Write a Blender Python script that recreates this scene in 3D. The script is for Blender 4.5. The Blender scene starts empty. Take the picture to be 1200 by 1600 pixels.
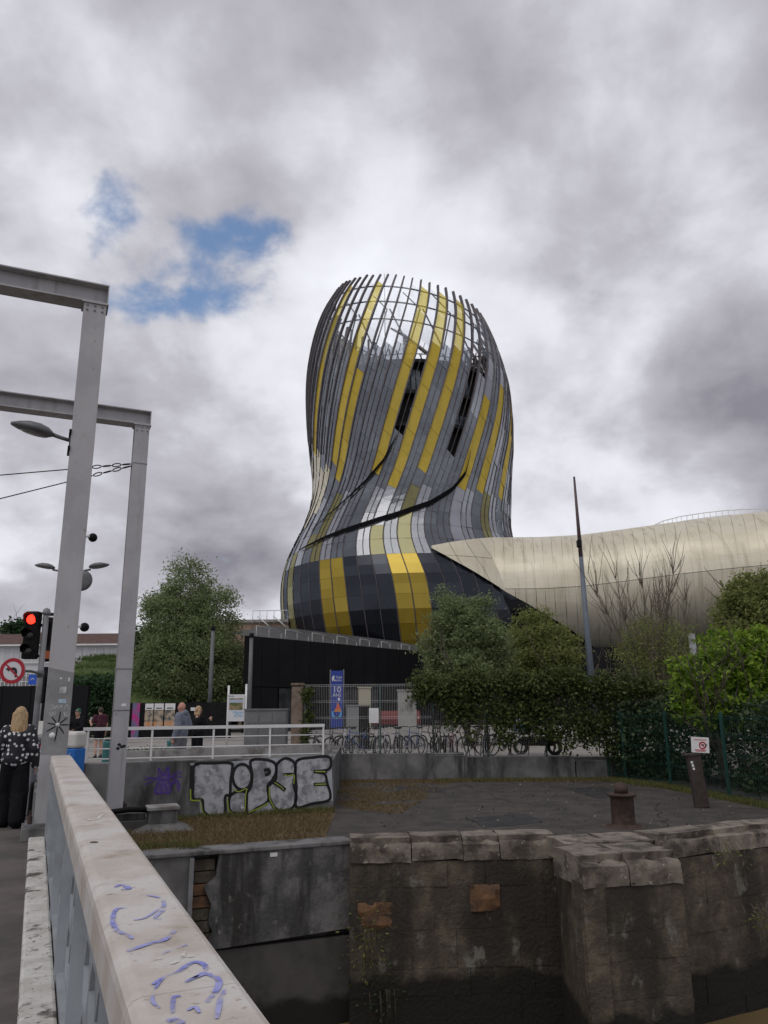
import bpy, bmesh, math, random
import numpy as np
from mathutils import Vector, Matrix
scene = bpy.context.scene
R = math.radians
random.seed(7); rng = np.random.default_rng(7)

# ------------------------------------------------------------------ camera
PITCH, ROLL, FPX, CZ = R(14.2), R(0.5), 1200.0, 1.65
cam_d = bpy.data.cameras.new('camera'); cam = bpy.data.objects.new('camera', cam_d)
scene.collection.objects.link(cam); scene.camera = cam
cam_d.sensor_fit = 'VERTICAL'; cam_d.sensor_height = 36; cam_d.lens = 36 * FPX / 1600
cam_d.clip_start = 0.05; cam_d.clip_end = 8000
_c, _s = math.cos(ROLL), math.sin(ROLL)
_Rv, _Uv, _Fv = Vector((1, 0, 0)), Vector((0, -math.sin(PITCH), math.cos(PITCH))), Vector((0, math.cos(PITCH), math.sin(PITCH)))
_X, _Y = _Rv * _c - _Uv * _s, _Rv * _s + _Uv * _c
mw = Matrix((_X, _Y, -_Fv)).transposed().to_4x4(); mw.translation = (0, 0, CZ)
cam.matrix_world = mw

def ray(px, py):                      # survey helper: direction of a photo point (1200 x 1600)
    a, b = px - 600, 800 - py
    a2, b2 = a * _c + b * _s, -a * _s + b * _c
    return Vector((a2, FPX * math.cos(PITCH) - b2 * math.sin(PITCH), FPX * math.sin(PITCH) + b2 * math.cos(PITCH)))
def at(px, py, Y):
    r = ray(px, py); t = Y / r.y; return Vector((r.x * t, Y, CZ + r.z * t))
def gz(px, py, z):
    r = ray(px, py); t = (z - CZ) / r.z; return Vector((r.x * t, r.y * t, z))

# ------------------------------------------------------------------ sky, sun, exposure
SUN_EL, SUN_AZ = R(60), R(-150)        # azimuth measured from +Y towards +X
world = bpy.data.worlds.new('World'); scene.world = world; world.use_nodes = True
wt = world.node_tree; wt.nodes.clear()
def wn(t, **k):
    n = wt.nodes.new(t)
    for a, v in k.items(): setattr(n, a, v)
    return n
def wl(a, b): wt.links.new(a, b)
def wmath(op, a, b=None, c=None, clamp=False):
    n = wn('ShaderNodeMath', operation=op, use_clamp=clamp)
    for i, v in enumerate((a, b, c)):
        if v is None: continue
        if isinstance(v, (int, float)): n.inputs[i].default_value = v
        else: wl(v, n.inputs[i])
    return n.outputs[0]
sky = wn('ShaderNodeTexSky', sky_type='NISHITA', sun_disc=False, sun_elevation=SUN_EL, sun_rotation=SUN_AZ)
sky.air_density = 1.0; sky.dust_density = 0.6
bg_sky = wn('ShaderNodeBackground'); bg_sky.inputs[1].default_value = 0.14; wl(sky.outputs[0], bg_sky.inputs[0])
tc = wn('ShaderNodeTexCoord'); sep = wn('ShaderNodeSeparateXYZ'); wl(tc.outputs['Generated'], sep.inputs[0])
zc = wmath('ADD', wmath('MAXIMUM', sep.outputs[2], 0.0), 0.50)
qx, qy = wmath('DIVIDE', sep.outputs[0], zc), wmath('DIVIDE', sep.outputs[1], zc)
q = wn('ShaderNodeCombineXYZ'); wl(qx, q.inputs[0]); wl(qy, q.inputs[1])
def wnoise(scale, detail, rough, dist, off=(0, 0, 0)):
    m = wn('ShaderNodeMapping'); m.inputs['Location'].default_value = off; wl(q.outputs[0], m.inputs[0])
    n = wn('ShaderNodeTexNoise'); n.inputs['Scale'].default_value = scale; n.inputs['Detail'].default_value = detail
    n.inputs['Roughness'].default_value = rough; n.inputs['Distortion'].default_value = dist
    wl(m.outputs[0], n.inputs['Vector']); return n.outputs[0]
n_big = wnoise(1.9, 3, 0.45, 0.15, (3.7, 7.7, 0))
n_mid = wnoise(4.6, 6, 0.5, 0.25, (1.7, 5.2, 0))
n_fine = wnoise(12.0, 8, 0.55, 0.15, (8.7, 2.2, 0))
# breaks in the cloud deck: ragged thin patches
def hole(px, py, rx, ry, ang):
    d = ray(px, py).normalized(); z = max(d.z, 0) + 0.50; hx, hy = d.x / z, d.y / z
    dx, dy = wmath('SUBTRACT', qx, hx), wmath('SUBTRACT', qy, hy)
    ca, sa = math.cos(ang), math.sin(ang)
    u = wmath('ADD', wmath('MULTIPLY', dx, ca / rx), wmath('MULTIPLY', dy, sa / rx))
    v = wmath('ADD', wmath('MULTIPLY', dx, -sa / ry), wmath('MULTIPLY', dy, ca / ry))
    r2 = wmath('ADD', wmath('MULTIPLY', u, u), wmath('MULTIPLY', v, v))
    return wmath('POWER', 2.718, wmath('MULTIPLY', r2, -1.0))
h = wmath('ADD', hole(300, 478, 0.10, 0.040, R(6)), wmath('MULTIPLY', hole(160, 305, 0.04, 0.06, R(35)), 1.05))
h = wmath('ADD', h, wmath('MULTIPLY', hole(365, 380, 0.13, 0.046, R(-14)), 1.0))
ed = wmath('ADD', wmath('MULTIPLY', n_mid, 0.45), wmath('MULTIPLY', n_fine, 1.05))          # mean about 0.75
dens = wmath('SUBTRACT', ed, wmath('MULTIPLY', h, 0.43))
cov = wn('ShaderNodeMapRange', interpolation_type='SMOOTHSTEP'); wl(dens, cov.inputs[0])
cov.inputs[1].default_value = 0.25; cov.inputs[2].default_value = 0.55
shade = wmath('ADD', wmath('MULTIPLY', n_big, 1.0), wmath('ADD', wmath('MULTIPLY', n_mid, 0.66), wmath('MULTIPLY', n_fine, 0.24)))
hb_ = wmath('ADD', hole(300, 430, 0.30, 0.22, 0), wmath('MULTIPLY', hole(520, 640, 0.22, 0.22, 0), .7))
shade = wmath('ADD', shade, wmath('MULTIPLY', hb_, 0.13))       # thin cloud near the breaks is bright
lowb = wn('ShaderNodeMapRange'); wl(sep.outputs[2], lowb.inputs[0]); lowb.inputs[1].default_value = 0.05; lowb.inputs[2].default_value = 0.75
lowb.inputs[3].default_value = 0.07; lowb.inputs[4].default_value = -0.12
shade = wmath('ADD', shade, lowb.outputs[0])
shn = wn('ShaderNodeMapRange', clamp=True); wl(shade, shn.inputs[0]); shn.inputs[1].default_value = 0.68; shn.inputs[2].default_value = 1.22
ramp = wn('ShaderNodeValToRGB'); wl(shn.outputs[0], ramp.inputs[0])
e = ramp.color_ramp.elements
e[0].position = 0.0; e[0].color = (0.24, 0.235, 0.275, 1)
e[1].position = 1.0; e[1].color = (0.86, 0.87, 0.93, 1)
m_ = e.new(0.45); m_.color = (0.48, 0.475, 0.525, 1)
m2_ = e.new(0.72); m2_.color = (0.72, 0.725, 0.78, 1)
bg_cl = wn('ShaderNodeBackground'); wl(ramp.outputs[0], bg_cl.inputs[0]); bg_cl.inputs[1].default_value = 1.0
mx = wn('ShaderNodeMixShader'); wl(cov.outputs[0], mx.inputs[0]); wl(bg_sky.outputs[0], mx.inputs[1]); wl(bg_cl.outputs[0], mx.inputs[2])
wo = wn('ShaderNodeOutputWorld'); wl(mx.outputs[0], wo.inputs[0])
sd = bpy.data.lights.new('sun', 'SUN'); sd.energy = 1.0; sd.angle = R(40); sd.color = (1, 0.96, 0.9)
so = bpy.data.objects.new('sun', sd); scene.collection.objects.link(so)
so.rotation_euler = Vector((-math.sin(SUN_AZ) * math.cos(SUN_EL), -math.cos(SUN_AZ) * math.cos(SUN_EL), -math.sin(SUN_EL))).to_track_quat('-Z', 'Y').to_euler()
vs = scene.view_settings; vs.view_transform = 'Standard'; vs.look = 'None'; vs.gamma = 1; vs.use_curve_mapping = False; vs.exposure = 0.12

# ------------------------------------------------------------------ helpers
COL = scene.collection
class MB:                              # mesh builder: collects shapes, links them as ONE mesh object
    def __init__(s): s.v = []; s.f = []; s.sm = []
    def add(s, vs, fs, smooth=False):
        o = len(s.v); s.v += [tuple(x) for x in vs]; s.f += [tuple(i + o for i in f) for f in fs]; s.sm += [smooth] * len(fs); return s
    def box(s, c, d, rz=0, m=None):
        x, y, z = d[0] / 2, d[1] / 2, d[2] / 2
        vs = [Vector(p) for p in ((-x, -y, -z), (x, -y, -z), (x, y, -z), (-x, y, -z), (-x, -y, z), (x, -y, z), (x, y, z), (-x, y, z))]
        if m is None: m = Matrix.Rotation(rz, 3, 'Z')
        c = Vector(c); vs = [m @ p + c for p in vs]
        return s.add(vs, [(0, 3, 2, 1), (4, 5, 6, 7), (0, 1, 5, 4), (1, 2, 6, 5), (2, 3, 7, 6), (3, 0, 4, 7)])
    def bar(s, a, b, w, h):            # box between two points: w sideways, h upward
        a, b = Vector(a), Vector(b); d = b - a; L = d.length; y = d / L
        up = Vector((0, 0, 1)) if abs(y.z) < .98 else Vector((0, 1, 0))
        x = y.cross(up).normalized(); z = x.cross(y)
        return s.box((a + b) / 2, (w, L, h), m=Matrix((x, y, z)).transposed())
    def tube(s, pts, rad, n=8, cap=True, smooth=True):
        pts = [Vector(p) for p in pts]; k = len(pts)
        if not isinstance(rad, (list, tuple)): rad = [rad] * k
        vs = []; prev = None
        for i, p in enumerate(pts):
            t = (pts[min(i + 1, k - 1)] - pts[max(i - 1, 0)]).normalized()
            if prev is None:
                a = Vector((0, 0, 1)) if abs(t.z) < .9 else Vector((1, 0, 0)); x = t.cross(a).normalized()
            else: x = (prev - t * prev.dot(t)).normalized()
            prev = x; y = t.cross(x)
            for j in range(n):
                an = 2 * math.pi * j / n; vs.append(p + (x * math.cos(an) + y * math.sin(an)) * rad[i])
        fs = [(i * n + j, i * n + (j + 1) % n, (i + 1) * n + (j + 1) % n, (i + 1) * n + j) for i in range(k - 1) for j in range(n)]
        s.add(vs, fs, smooth)
        if cap:
            o = len(s.v) - len(vs)
            s.f += [tuple(o + j for j in range(n))[::-1], tuple(o + (k - 1) * n + j for j in range(n))]; s.sm += [False, False]
        return s
    def lathe(s, prof, c=(0, 0, 0), n=24, smooth=True):
        k = len(prof); c = Vector(c)
        vs = [c + Vector((r * math.cos(2 * math.pi * j / n), r * math.sin(2 * math.pi * j / n), z)) for r, z in prof for j in range(n)]
        fs = [(i * n + j, i * n + (j + 1) % n, (i + 1) * n + (j + 1) % n, (i + 1) * n + j) for i in range(k - 1) for j in range(n)]
        fs += [tuple(range(n))[::-1], tuple((k - 1) * n + j for j in range(n))]
        return s.add(vs, fs, smooth)
    def prism(s, poly, z0, z1):
        n = len(poly); vs = [(x, y, z0) for x, y in poly] + [(x, y, z1) for x, y in poly]
        fs = [tuple(range(n))[::-1], tuple(range(n, 2 * n))] + [(i, (i + 1) % n, n + (i + 1) % n, n + i) for i in range(n)]
        return s.add(vs, fs)
    def ball(s, c, r, n=12, m=8, rot=None):
        c = Vector(c); r = r if isinstance(r, (tuple, list)) else (r, r, r)
        vs = []
        for i in range(m + 1):
            th = math.pi * i / m
            for j in range(n):
                p = Vector((math.sin(th) * math.cos(2 * math.pi * j / n) * r[0], math.sin(th) * math.sin(2 * math.pi * j / n) * r[1], -math.cos(th) * r[2]))
                vs.append(c + (rot @ p if rot else p))
        fs = [(i * n + j, i * n + (j + 1) % n, (i + 1) * n + (j + 1) % n, (i + 1) * n + j) for i in range(m) for j in range(n)]
        return s.add(vs, fs, True)
    def cap(s, a, b, ra, rb, n=12):    # tapered capsule
        a, b = Vector(a), Vector(b); d = (b - a); L = max(d.length, 1e-5); t = d / L
        pts, rad = [], []
        for k in range(5): th = math.pi / 2 * (1 - k / 4); pts.append(a - t * ra * math.sin(th)); rad.append(max(ra * math.cos(th), 1e-4))
        for k in range(5): th = math.pi / 2 * k / 4; pts.append(b + t * rb * math.sin(th)); rad.append(max(rb * math.cos(th), 1e-4))
        return s.tube(pts, rad, n)
    def mesh(s, name):
        me = bpy.data.meshes.new(name); me.from_pydata(s.v, [], s.f)
        me.polygons.foreach_set('use_smooth', s.sm); me.validate(); me.update(); return me
    def build(s, name, mat, parent=None, loc=None, rz=0, bevel=0, flat=None):
        me = s.mesh(name); o = link(name, me, mat, parent)
        if loc is not None: o.location = loc
        o.rotation_euler.z = rz
        if bevel:
            b = o.modifiers.new('bevel', 'BEVEL'); b.width = bevel; b.segments = 2; b.limit_method = 'ANGLE'; b.angle_limit = R(40)
        return o
def link(name, me, mat, parent=None):
    o = bpy.data.objects.new(name, me)
    if mat is not None:
        if len(me.materials) == 0: me.materials.append(mat)
    COL.objects.link(o)
    if parent: o.parent = parent
    return o
def thing(name, label, cat, loc=(0, 0, 0), rz=0, group=None):
    o = bpy.data.objects.new(name, None); COL.objects.link(o); o.location = loc; o.rotation_euler = (0, 0, rz)
    o.empty_display_size = 0.2; o['kind'] = 'thing'; o['label'] = label; o['category'] = cat
    if group: o['group'] = group
    return o
def tag(o, label, cat, group=None):
    o['label'] = label; o['category'] = cat; o['kind'] = 'thing'
    if group: o['group'] = group
    return o
def struct(o): o['kind'] = 'structure'; return o
def copy_tree(o, parent=None):
    c = o.copy(); COL.objects.link(c)
    if parent: c.parent = parent
    for ch in o.children: copy_tree(ch, c)
    return c
def fast_mesh(name, V, Fq, mat, parent=None, smooth=False):
    V = np.asarray(V, np.float32).reshape(-1, 3); Fq = np.asarray(Fq, np.int32); k = Fq.shape[1]
    me = bpy.data.meshes.new(name); me.vertices.add(len(V)); me.vertices.foreach_set('co', V.ravel())
    me.loops.add(Fq.size); me.loops.foreach_set('vertex_index', Fq.ravel())
    me.polygons.add(len(Fq)); me.polygons.foreach_set('loop_start', np.arange(0, Fq.size, k, dtype=np.int32)); me.polygons.foreach_set('loop_total', np.full(len(Fq), k, np.int32))
    me.update(calc_edges=True)
    if smooth: me.polygons.foreach_set('use_smooth', np.ones(len(Fq), bool))
    return link(name, me, mat, parent)

# ------------------------------------------------------------------ materials
def M(name, c1, c2=None, rough=.6, metal=0, scale=4, bump=0, bscale=None, stretch=(1, 1, 1), ramp=(.38, .62), detail=8, spec=.35,
      dirt=None, dirt_scale=1.2, dirt_ramp=(.5, .68), dirt_stretch=(1, 1, 1), dirt2=None, emit=None, coords='world', rvar=0.0, island=False, translucent=0, objrand=0, alpha=None, coat=0):
    m = bpy.data.materials.new(name); m.use_nodes = True; t = m.node_tree; N = t.nodes; L = t.links
    b = N['Principled BSDF']; b.inputs['Roughness'].default_value = rough; b.inputs['Metallic'].default_value = metal
    b.inputs['Specular IOR Level'].default_value = spec; b.inputs['Coat Weight'].default_value = coat
    if coords == 'world': src = N.new('ShaderNodeNewGeometry').outputs['Position']
    else: src = N.new('ShaderNodeTexCoord').outputs['Object']
    def noise(sc, st, det=detail, off=0):
        mp = N.new('ShaderNodeMapping'); mp.inputs['Scale'].default_value = st; mp.inputs['Location'].default_value = (off, off * .7, off * .3); L.new(src, mp.inputs[0])
        n = N.new('ShaderNodeTexNoise'); n.inputs['Scale'].default_value = sc; n.inputs['Detail'].default_value = det; n.inputs['Roughness'].default_value = .6
        L.new(mp.outputs[0], n.inputs['Vector']); return n.outputs[0]
    def mixc(fac, a, bb):
        x = N.new('ShaderNodeMix'); x.data_type = 'RGBA'
        if isinstance(fac, float): x.inputs[0].default_value = fac
        else: L.new(fac, x.inputs[0])
        for i, v in ((6, a), (7, bb)):
            if isinstance(v, tuple): x.inputs[i].default_value = (*v[:3], 1)
            else: L.new(v, x.inputs[i])
        return x.outputs[2]
    def rng_(f, lo, hi, a=0., bb=1.):
        x = N.new('ShaderNodeMapRange'); x.interpolation_type = 'SMOOTHSTEP'; L.new(f, x.inputs[0])
        for i, v in enumerate((lo, hi, a, bb)): x.inputs[i + 1].default_value = v
        return x.outputs[0]
    col = c1
    if c2 is not None:
        if island:
            f = N.new('ShaderNodeNewGeometry').outputs['Random Per Island']
        else: f = rng_(noise(scale, stretch), *ramp)
        col = mixc(f, c1, c2)
    if objrand:
        oi = N.new('ShaderNodeObjectInfo').outputs['Random']
        hv = N.new('ShaderNodeHueSaturation'); hv.inputs['Value'].default_value = 1
        mr = N.new('ShaderNodeMapRange'); L.new(oi, mr.inputs[0]); mr.inputs[3].default_value = 1 - objrand; mr.inputs[4].default_value = 1 + objrand
        L.new(mr.outputs[0], hv.inputs['Value'])
        if isinstance(col, tuple): hv.inputs['Color'].default_value = (*col[:3], 1)
        else: L.new(col, hv.inputs['Color'])
        col = hv.outputs[0]
    if dirt is not None:
        col = mixc(rng_(noise(dirt_scale, dirt_stretch, 10, 3.3), *dirt_ramp), col, dirt)
    if dirt2 is not None:      # (colour, scale, ramp, stretch)
        col = mixc(rng_(noise(dirt2[1], dirt2[3], 10, 7.7), *dirt2[2]), col, dirt2[0])
    if isinstance(col, tuple): b.inputs['Base Color'].default_value = (*col[:3], 1)
    else: L.new(col, b.inputs['Base Color'])
    if rvar: L.new(rng_(noise(scale * 1.7, stretch, 6, 1.1), .3, .7, rough - rvar, rough + rvar), b.inputs['Roughness'])
    if bump:
        bp = N.new('ShaderNodeBump'); bp.inputs['Strength'].default_value = 1; bp.inputs['Distance'].default_value = bump
        L.new(noise(bscale or scale * 3, stretch, 8, 2.), bp.inputs['Height']); L.new(bp.outputs[0], b.inputs['Normal'])
    if emit: b.inputs['Emission Color'].default_value = (*emit[0], 1); b.inputs['Emission Strength'].default_value = emit[1]
    if alpha is not None: b.inputs['Alpha'].default_value = alpha
    if translucent:
        tr = N.new('ShaderNodeBsdfTranslucent'); ms = N.new('ShaderNodeMixShader'); ms.inputs[0].default_value = translucent
        if isinstance(col, tuple): tr.inputs[0].default_value = (*col[:3], 1)
        else: L.new(col, tr.inputs[0])
        out = N['Material Output']; L.new(b.outputs[0], ms.inputs[1]); L.new(tr.outputs[0], ms.inputs[2]); L.new(ms.outputs[0], out.inputs[0])
    return m
def glass_mat(name, tint, trans, rough=.12, gloss=(.75, .78, .82), diff=None, mirror=.1, objrand=0.):
    """coated facade glass: part see-through, part mirror-like, part printed frit, with reflection streaks painted in"""
    m = bpy.data.materials.new(name); m.use_nodes = True; t = m.node_tree; N = t.nodes; L = t.links
    N.remove(N['Principled BSDF']); out = N['Material Output']
    tr = N.new('ShaderNodeBsdfTransparent'); tr.inputs[0].default_value = (*tint, 1)
    gl = N.new('ShaderNodeBsdfGlossy'); gl.inputs[0].default_value = (*gloss, 1); gl.inputs['Roughness'].default_value = rough
    df = N.new('ShaderNodeBsdfDiffuse'); df.inputs[0].default_value = (*(diff or (.2, .2, .22)), 1)
    ns = N.new('ShaderNodeTexNoise'); ns.inputs['Scale'].default_value = .6; ns.inputs['Detail'].default_value = 6  # stretched noise paints bright and dark streaks in place of reflections
    g = N.new('ShaderNodeNewGeometry'); mp = N.new('ShaderNodeMapping'); mp.inputs['Scale'].default_value = (2.4, 2.4, .22); L.new(g.outputs['Position'], mp.inputs[0]); L.new(mp.outputs[0], ns.inputs['Vector'])
    fr = N.new('ShaderNodeFresnel'); fr.inputs[0].default_value = 1.5
    ad = N.new('ShaderNodeMath'); ad.operation = 'ADD'; L.new(fr.outputs[0], ad.inputs[0]); ad.inputs[1].default_value = mirror
    m1 = N.new('ShaderNodeMixShader')    # transparent <-> diffuse
    oi = N.new('ShaderNodeObjectInfo'); mr = N.new('ShaderNodeMath'); mr.operation = 'MULTIPLY_ADD'; L.new(oi.outputs['Random'], mr.inputs[0]); mr.inputs[1].default_value = objrand; mr.inputs[2].default_value = 1 - trans - objrand / 2
    a2 = N.new('ShaderNodeMath'); a2.operation = 'MULTIPLY_ADD'; L.new(ns.outputs[0], a2.inputs[0]); a2.inputs[1].default_value = .7; L.new(mr.outputs[0], a2.inputs[2])
    a3 = N.new('ShaderNodeMath'); a3.operation = 'SUBTRACT'; a3.use_clamp = True; L.new(a2.outputs[0], a3.inputs[0]); a3.inputs[1].default_value = .35
    L.new(a3.outputs[0], m1.inputs[0]); L.new(tr.outputs[0], m1.inputs[1]); L.new(df.outputs[0], m1.inputs[2])
    m2 = N.new('ShaderNodeMixShader'); L.new(ad.outputs[0], m2.inputs[0]); L.new(m1.outputs[0], m2.inputs[1]); L.new(gl.outputs[0], m2.inputs[2])
    L.new(m2.outputs[0], out.inputs[0]); return m

m_asphalt = M('asphalt_quay', (.042, .037, .034), (.066, .058, .053), .9, scale=2.2, bump=.006, bscale=60, dirt=(.085, .07, .057), dirt_scale=.9, dirt_ramp=(.56, .75), dirt2=((.12, .11, .10), 26, (.66, .72), (1, 1, 1)))
m_path = M('asphalt_path', (.075, .068, .064), (.12, .105, .098), .85, scale=1.6, bump=.003, bscale=140, dirt=(.05, .047, .045), dirt_scale=.8, dirt_ramp=(.5, .7))
m_plaza = M('plaza_paving', (.24, .225, .21), (.33, .31, .29), .8, scale=1.3, stretch=(1, 4, 1), bump=.004, bscale=30, dirt=(.14, .13, .12), dirt_scale=.25, dirt_stretch=(1, 3, 1))
m_steel = M('grey_painted_steel', (.34, .335, .35), (.40, .395, .405), .45, scale=1.2, bump=.001, bscale=30, dirt=(.21, .20, .19), dirt_scale=1.6, dirt_stretch=(3, 3, .22), dirt_ramp=(.52, .78), dirt2=((.24, .20, .17), 16, (.64, .74), (1, 1, .6)))
m_steel_dk = M('grey_painted_steel_dark', (.19, .19, .2), (.23, .23, .24), .5, scale=2, dirt=(.12, .12, .12))
m_rail = M('handrail_paint', (.56, .535, .51), (.46, .41, .36), .5, scale=3.2, bump=.0012, bscale=60, dirt=(.27, .20, .14), dirt_scale=4.5, dirt_ramp=(.52, .80), dirt2=((.30, .24, .18), 38, (.60, .72), (1, 1, 1)), detail=10, spec=.4)
m_railpanel = M('railing_panel_paint', (.30, .325, .35), (.24, .26, .28), .5, scale=3, dirt=(.2, .2, .2), dirt_scale=2, dirt_ramp=(.55, .75))
m_kerb = M('worn_white_kerb', (.58, .57, .55), (.46, .445, .42), .8, scale=5, bump=.004, bscale=30, dirt=(.09, .08, .07), dirt_scale=3.4, dirt_ramp=(.55, .63), dirt2=((.08, .07, .06), 24, (.60, .66), (1, 1, 1)))
m_conc = M('old_concrete', (.12, .118, .118), (.19, .187, .185), .85, scale=1.4, bump=.01, bscale=9, dirt=(.045, .043, .042), dirt_scale=1.3, dirt_stretch=(1.5, 1.5, .35), dirt_ramp=(.46, .66))
m_conc_lt = M('pale_concrete', (.27, .265, .255), (.34, .33, .315), .85, scale=2, bump=.006, bscale=14, dirt=(.14, .13, .12), dirt_scale=1.5)
m_conc_dk = M('dark_concrete', (.05, .047, .045), (.085, .08, .075), .8, scale=1.2, bump=.01, bscale=8, dirt=(.025, .024, .023), dirt_scale=.9)
m_stone = M('blackened_stone', (.068, .056, .043), (.14, .115, .083), .85, scale=2.6, bump=.03, bscale=16, dirt=(.034, .029, .024), dirt_scale=.9, dirt_ramp=(.42, .62), dirt_stretch=(1.3, 1.3, .5), dirt2=((.16, .155, .135), 3.6, (.58, .72), (1, 1, .7)), objrand=.08, ramp=(.4, .7))
m_coping = M('coping_stone', (.15, .128, .108), (.22, .19, .155), .85, scale=3.5, bump=.02, bscale=14, dirt=(.06, .05, .042), dirt_scale=2.2, dirt_ramp=(.46, .64), dirt2=((.30, .27, .23), 12, (.60, .70), (1, 1, 1)), objrand=.12)
m_orange = M('exposed_brick', (.19, .10, .05), (.12, .07, .042), .9, scale=4, bump=.02, dirt=(.05, .035, .028), dirt_scale=3, dirt_ramp=(.45, .65))
m_water = M('murky_water', (.16, .115, .055), (.13, .095, .045), .12, scale=.8, bump=.006, bscale=2.2, spec=.5)
m_black = M('black_metal', (.007, .007, .008), (.012, .012, .013), .6, scale=3, spec=.12)
m_blackclad = M('black_cladding', (.0065, .0065, .0078), (.009, .009, .0105), .7, scale=.6, objrand=.12, spec=.15)
m_dark_int = M('dark_interior', (.02, .021, .024), (.035, .036, .04), .6, scale=.4)
m_white = M('white_paint', (.72, .72, .72), (.65, .65, .64), .5, scale=3, dirt=(.4, .39, .37), dirt_scale=3, dirt_ramp=(.6, .8))
m_offwhite = M('off_white_plastic', (.62, .61, .57), (.56, .55, .51), .5, scale=4)
m_galv = M('galvanised_steel', (.42, .43, .44), (.34, .35, .36), .45, metal=.5, scale=8)
m_rust = M('rusty_iron', (.042, .026, .021), (.07, .044, .035), .8, scale=6, bump=.004, bscale=40, dirt=(.03, .022, .02), dirt_scale=4)
m_teal = M('teal_painted_metal', (.05, .17, .17), (.04, .14, .14), .5, scale=3)
m_greenfence = M('dark_green_metal', (.012, .05, .04), (.016, .06, .048), .5, scale=4)
m_blue = M('blue_plastic', (.02, .16, .52), (.018, .14, .46), .45, scale=3)
m_bark = M('bark', (.055, .045, .035), (.10, .085, .065), .9, scale=9, bump=.02, stretch=(1, 1, .25))
m_lamp = M('lamp_grey', (.10, .105, .11), (.13, .135, .14), .45, scale=5)
m_lampglass = M('lamp_glass', (.18, .18, .18), None, .2, spec=.6)
def leafmat(name, a, b, tr=.35): return M(name, a, b, .55, island=True, translucent=tr, spec=.25)
l_dark = leafmat('leaves_dark_green', (.045, .075, .028), (.10, .15, .06))
l_willow = leafmat('leaves_grey_green', (.115, .155, .066), (.31, .37, .18), .5)
l_olive = leafmat('leaves_olive', (.125, .155, .042), (.32, .35, .12), .5)
l_lime = leafmat('leaves_lime', (.10, .20, .016), (.32, .45, .06), .5)
l_ivy = leafmat('leaves_ivy', (.036, .055, .016), (.13, .165, .052), .4)
l_bramble = leafmat('leaves_bramble', (.016, .036, .018), (.06, .095, .04), .25)
l_hedge = leafmat('leaves_hedge', (.02, .05, .018), (.05, .10, .04), .25)
l_grass = leafmat('grass_blades', (.06, .10, .02), (.20, .17, .07), .3)
l_dry = leafmat('dry_grass', (.10, .075, .035), (.26, .19, .10), .3)

# ------------------------------------------------------------------ ground, quay, water
QZ = -0.60                             # quay level; bridge deck and plaza are z = 0
BD = Vector((-.4035, .915, 0)).normalized()      # along the bridge
BN = Vector((-BD.y, BD.x, 0))                    # to its left
LA, LB = Vector((-3.63, 12.89, 0)), Vector((-.62, 14.05, 0))
C1, D1 = Vector((-.62, 13.75, 0)), Vector((2.86, 13.96, 0))
E1, F1 = Vector((2.80, 12.05, 0)), Vector((4.36, 12.40, 0))
G1, H1 = Vector((4.62, 13.72, 0)), Vector((12.6, 17.7, 0))
GWR = Vector((-1.21, 18.34, 0)); GWL = GWR + (Vector((-4.69, 16.96, 0)) - GWR).normalized() * 6.6
LA0 = LA + (LA - LB).normalized() * 9

def sheet(name, pts, z, mat): return struct(MB().add([(p[0], p[1], z) for p in pts], [tuple(range(len(pts)))]).build(name, mat))
struct(MB().prism([(-3000, 16.2), (GWL.x, GWL.y + .1), (GWR.x, GWR.y + .1), (-1.62, 26.3), (6.9, 26.2), (9, 26.2), (3000, 26.2), (3000, 4000), (-3000, 4000)], -3, 0).build('plaza_ground', m_plaza))
q_in = .45
sheet('quay_ground', [(LA0.x, LA0.y + q_in), (LA.x, LA.y + .1), (LB.x, LB.y + q_in), (D1.x, D1.y + q_in), (G1.x, G1.y + q_in), (H1.x, H1.y + q_in), (80, 20), (80, 27), (-14, 27)], QZ, m_asphalt)
sheet('lock_water', [(-80, -60), (80, -60), (80, 30), (-80, 14)], -3.31, m_water)

# ------------------------------------------------------------------ bridge: deck, footpath, kerb
RC = Vector((-.36, 1.705, 0))          # handrail centre line starts here, s metres along BD
def rs(s, n=0, z=0): p = RC + BD * s + BN * n; return Vector((p.x, p.y, z))
bridge = thing('footbridge_deck', 'grey steel bridge deck carrying the dark footpath on the left', 'bridge')
dk = MB()
def slab(mb, s0, s1, n0, n1, z0, z1):
    a = [rs(s0, n0), rs(s0, n1), rs(s1, n1), rs(s1, n0)]; mb.prism([(p.x, p.y) for p in a], z0, z1); return mb
slab(dk, -6, 17.4, -.10, 9, -.55, -.02).build('deck_slab', m_steel_dk, bridge)
slab(MB(), -6, 17.4, .30, 9, -.02, .0).build('walkway', m_path, bridge)
for k in range(9): slab(MB(), -6 + 2 * k + .006, -4 + 2 * k - .006, .105, .30, -.02, .055).build('kerb', m_kerb, bridge, bevel=.02)
slab(MB(), -6, 12, -.07, .10, -.02, .02).build('gutter', m_conc_dk, bridge)
MB().bar(rs(12.7, .3, .006), rs(12.7, 3.2, .006), .07, .012).build('expansion_joint', m_galv, bridge)
slab(MB(), 10.9, 17.0, .02, .28, -.02, .52).build('upstand', m_conc, bridge, bevel=.02)

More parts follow.
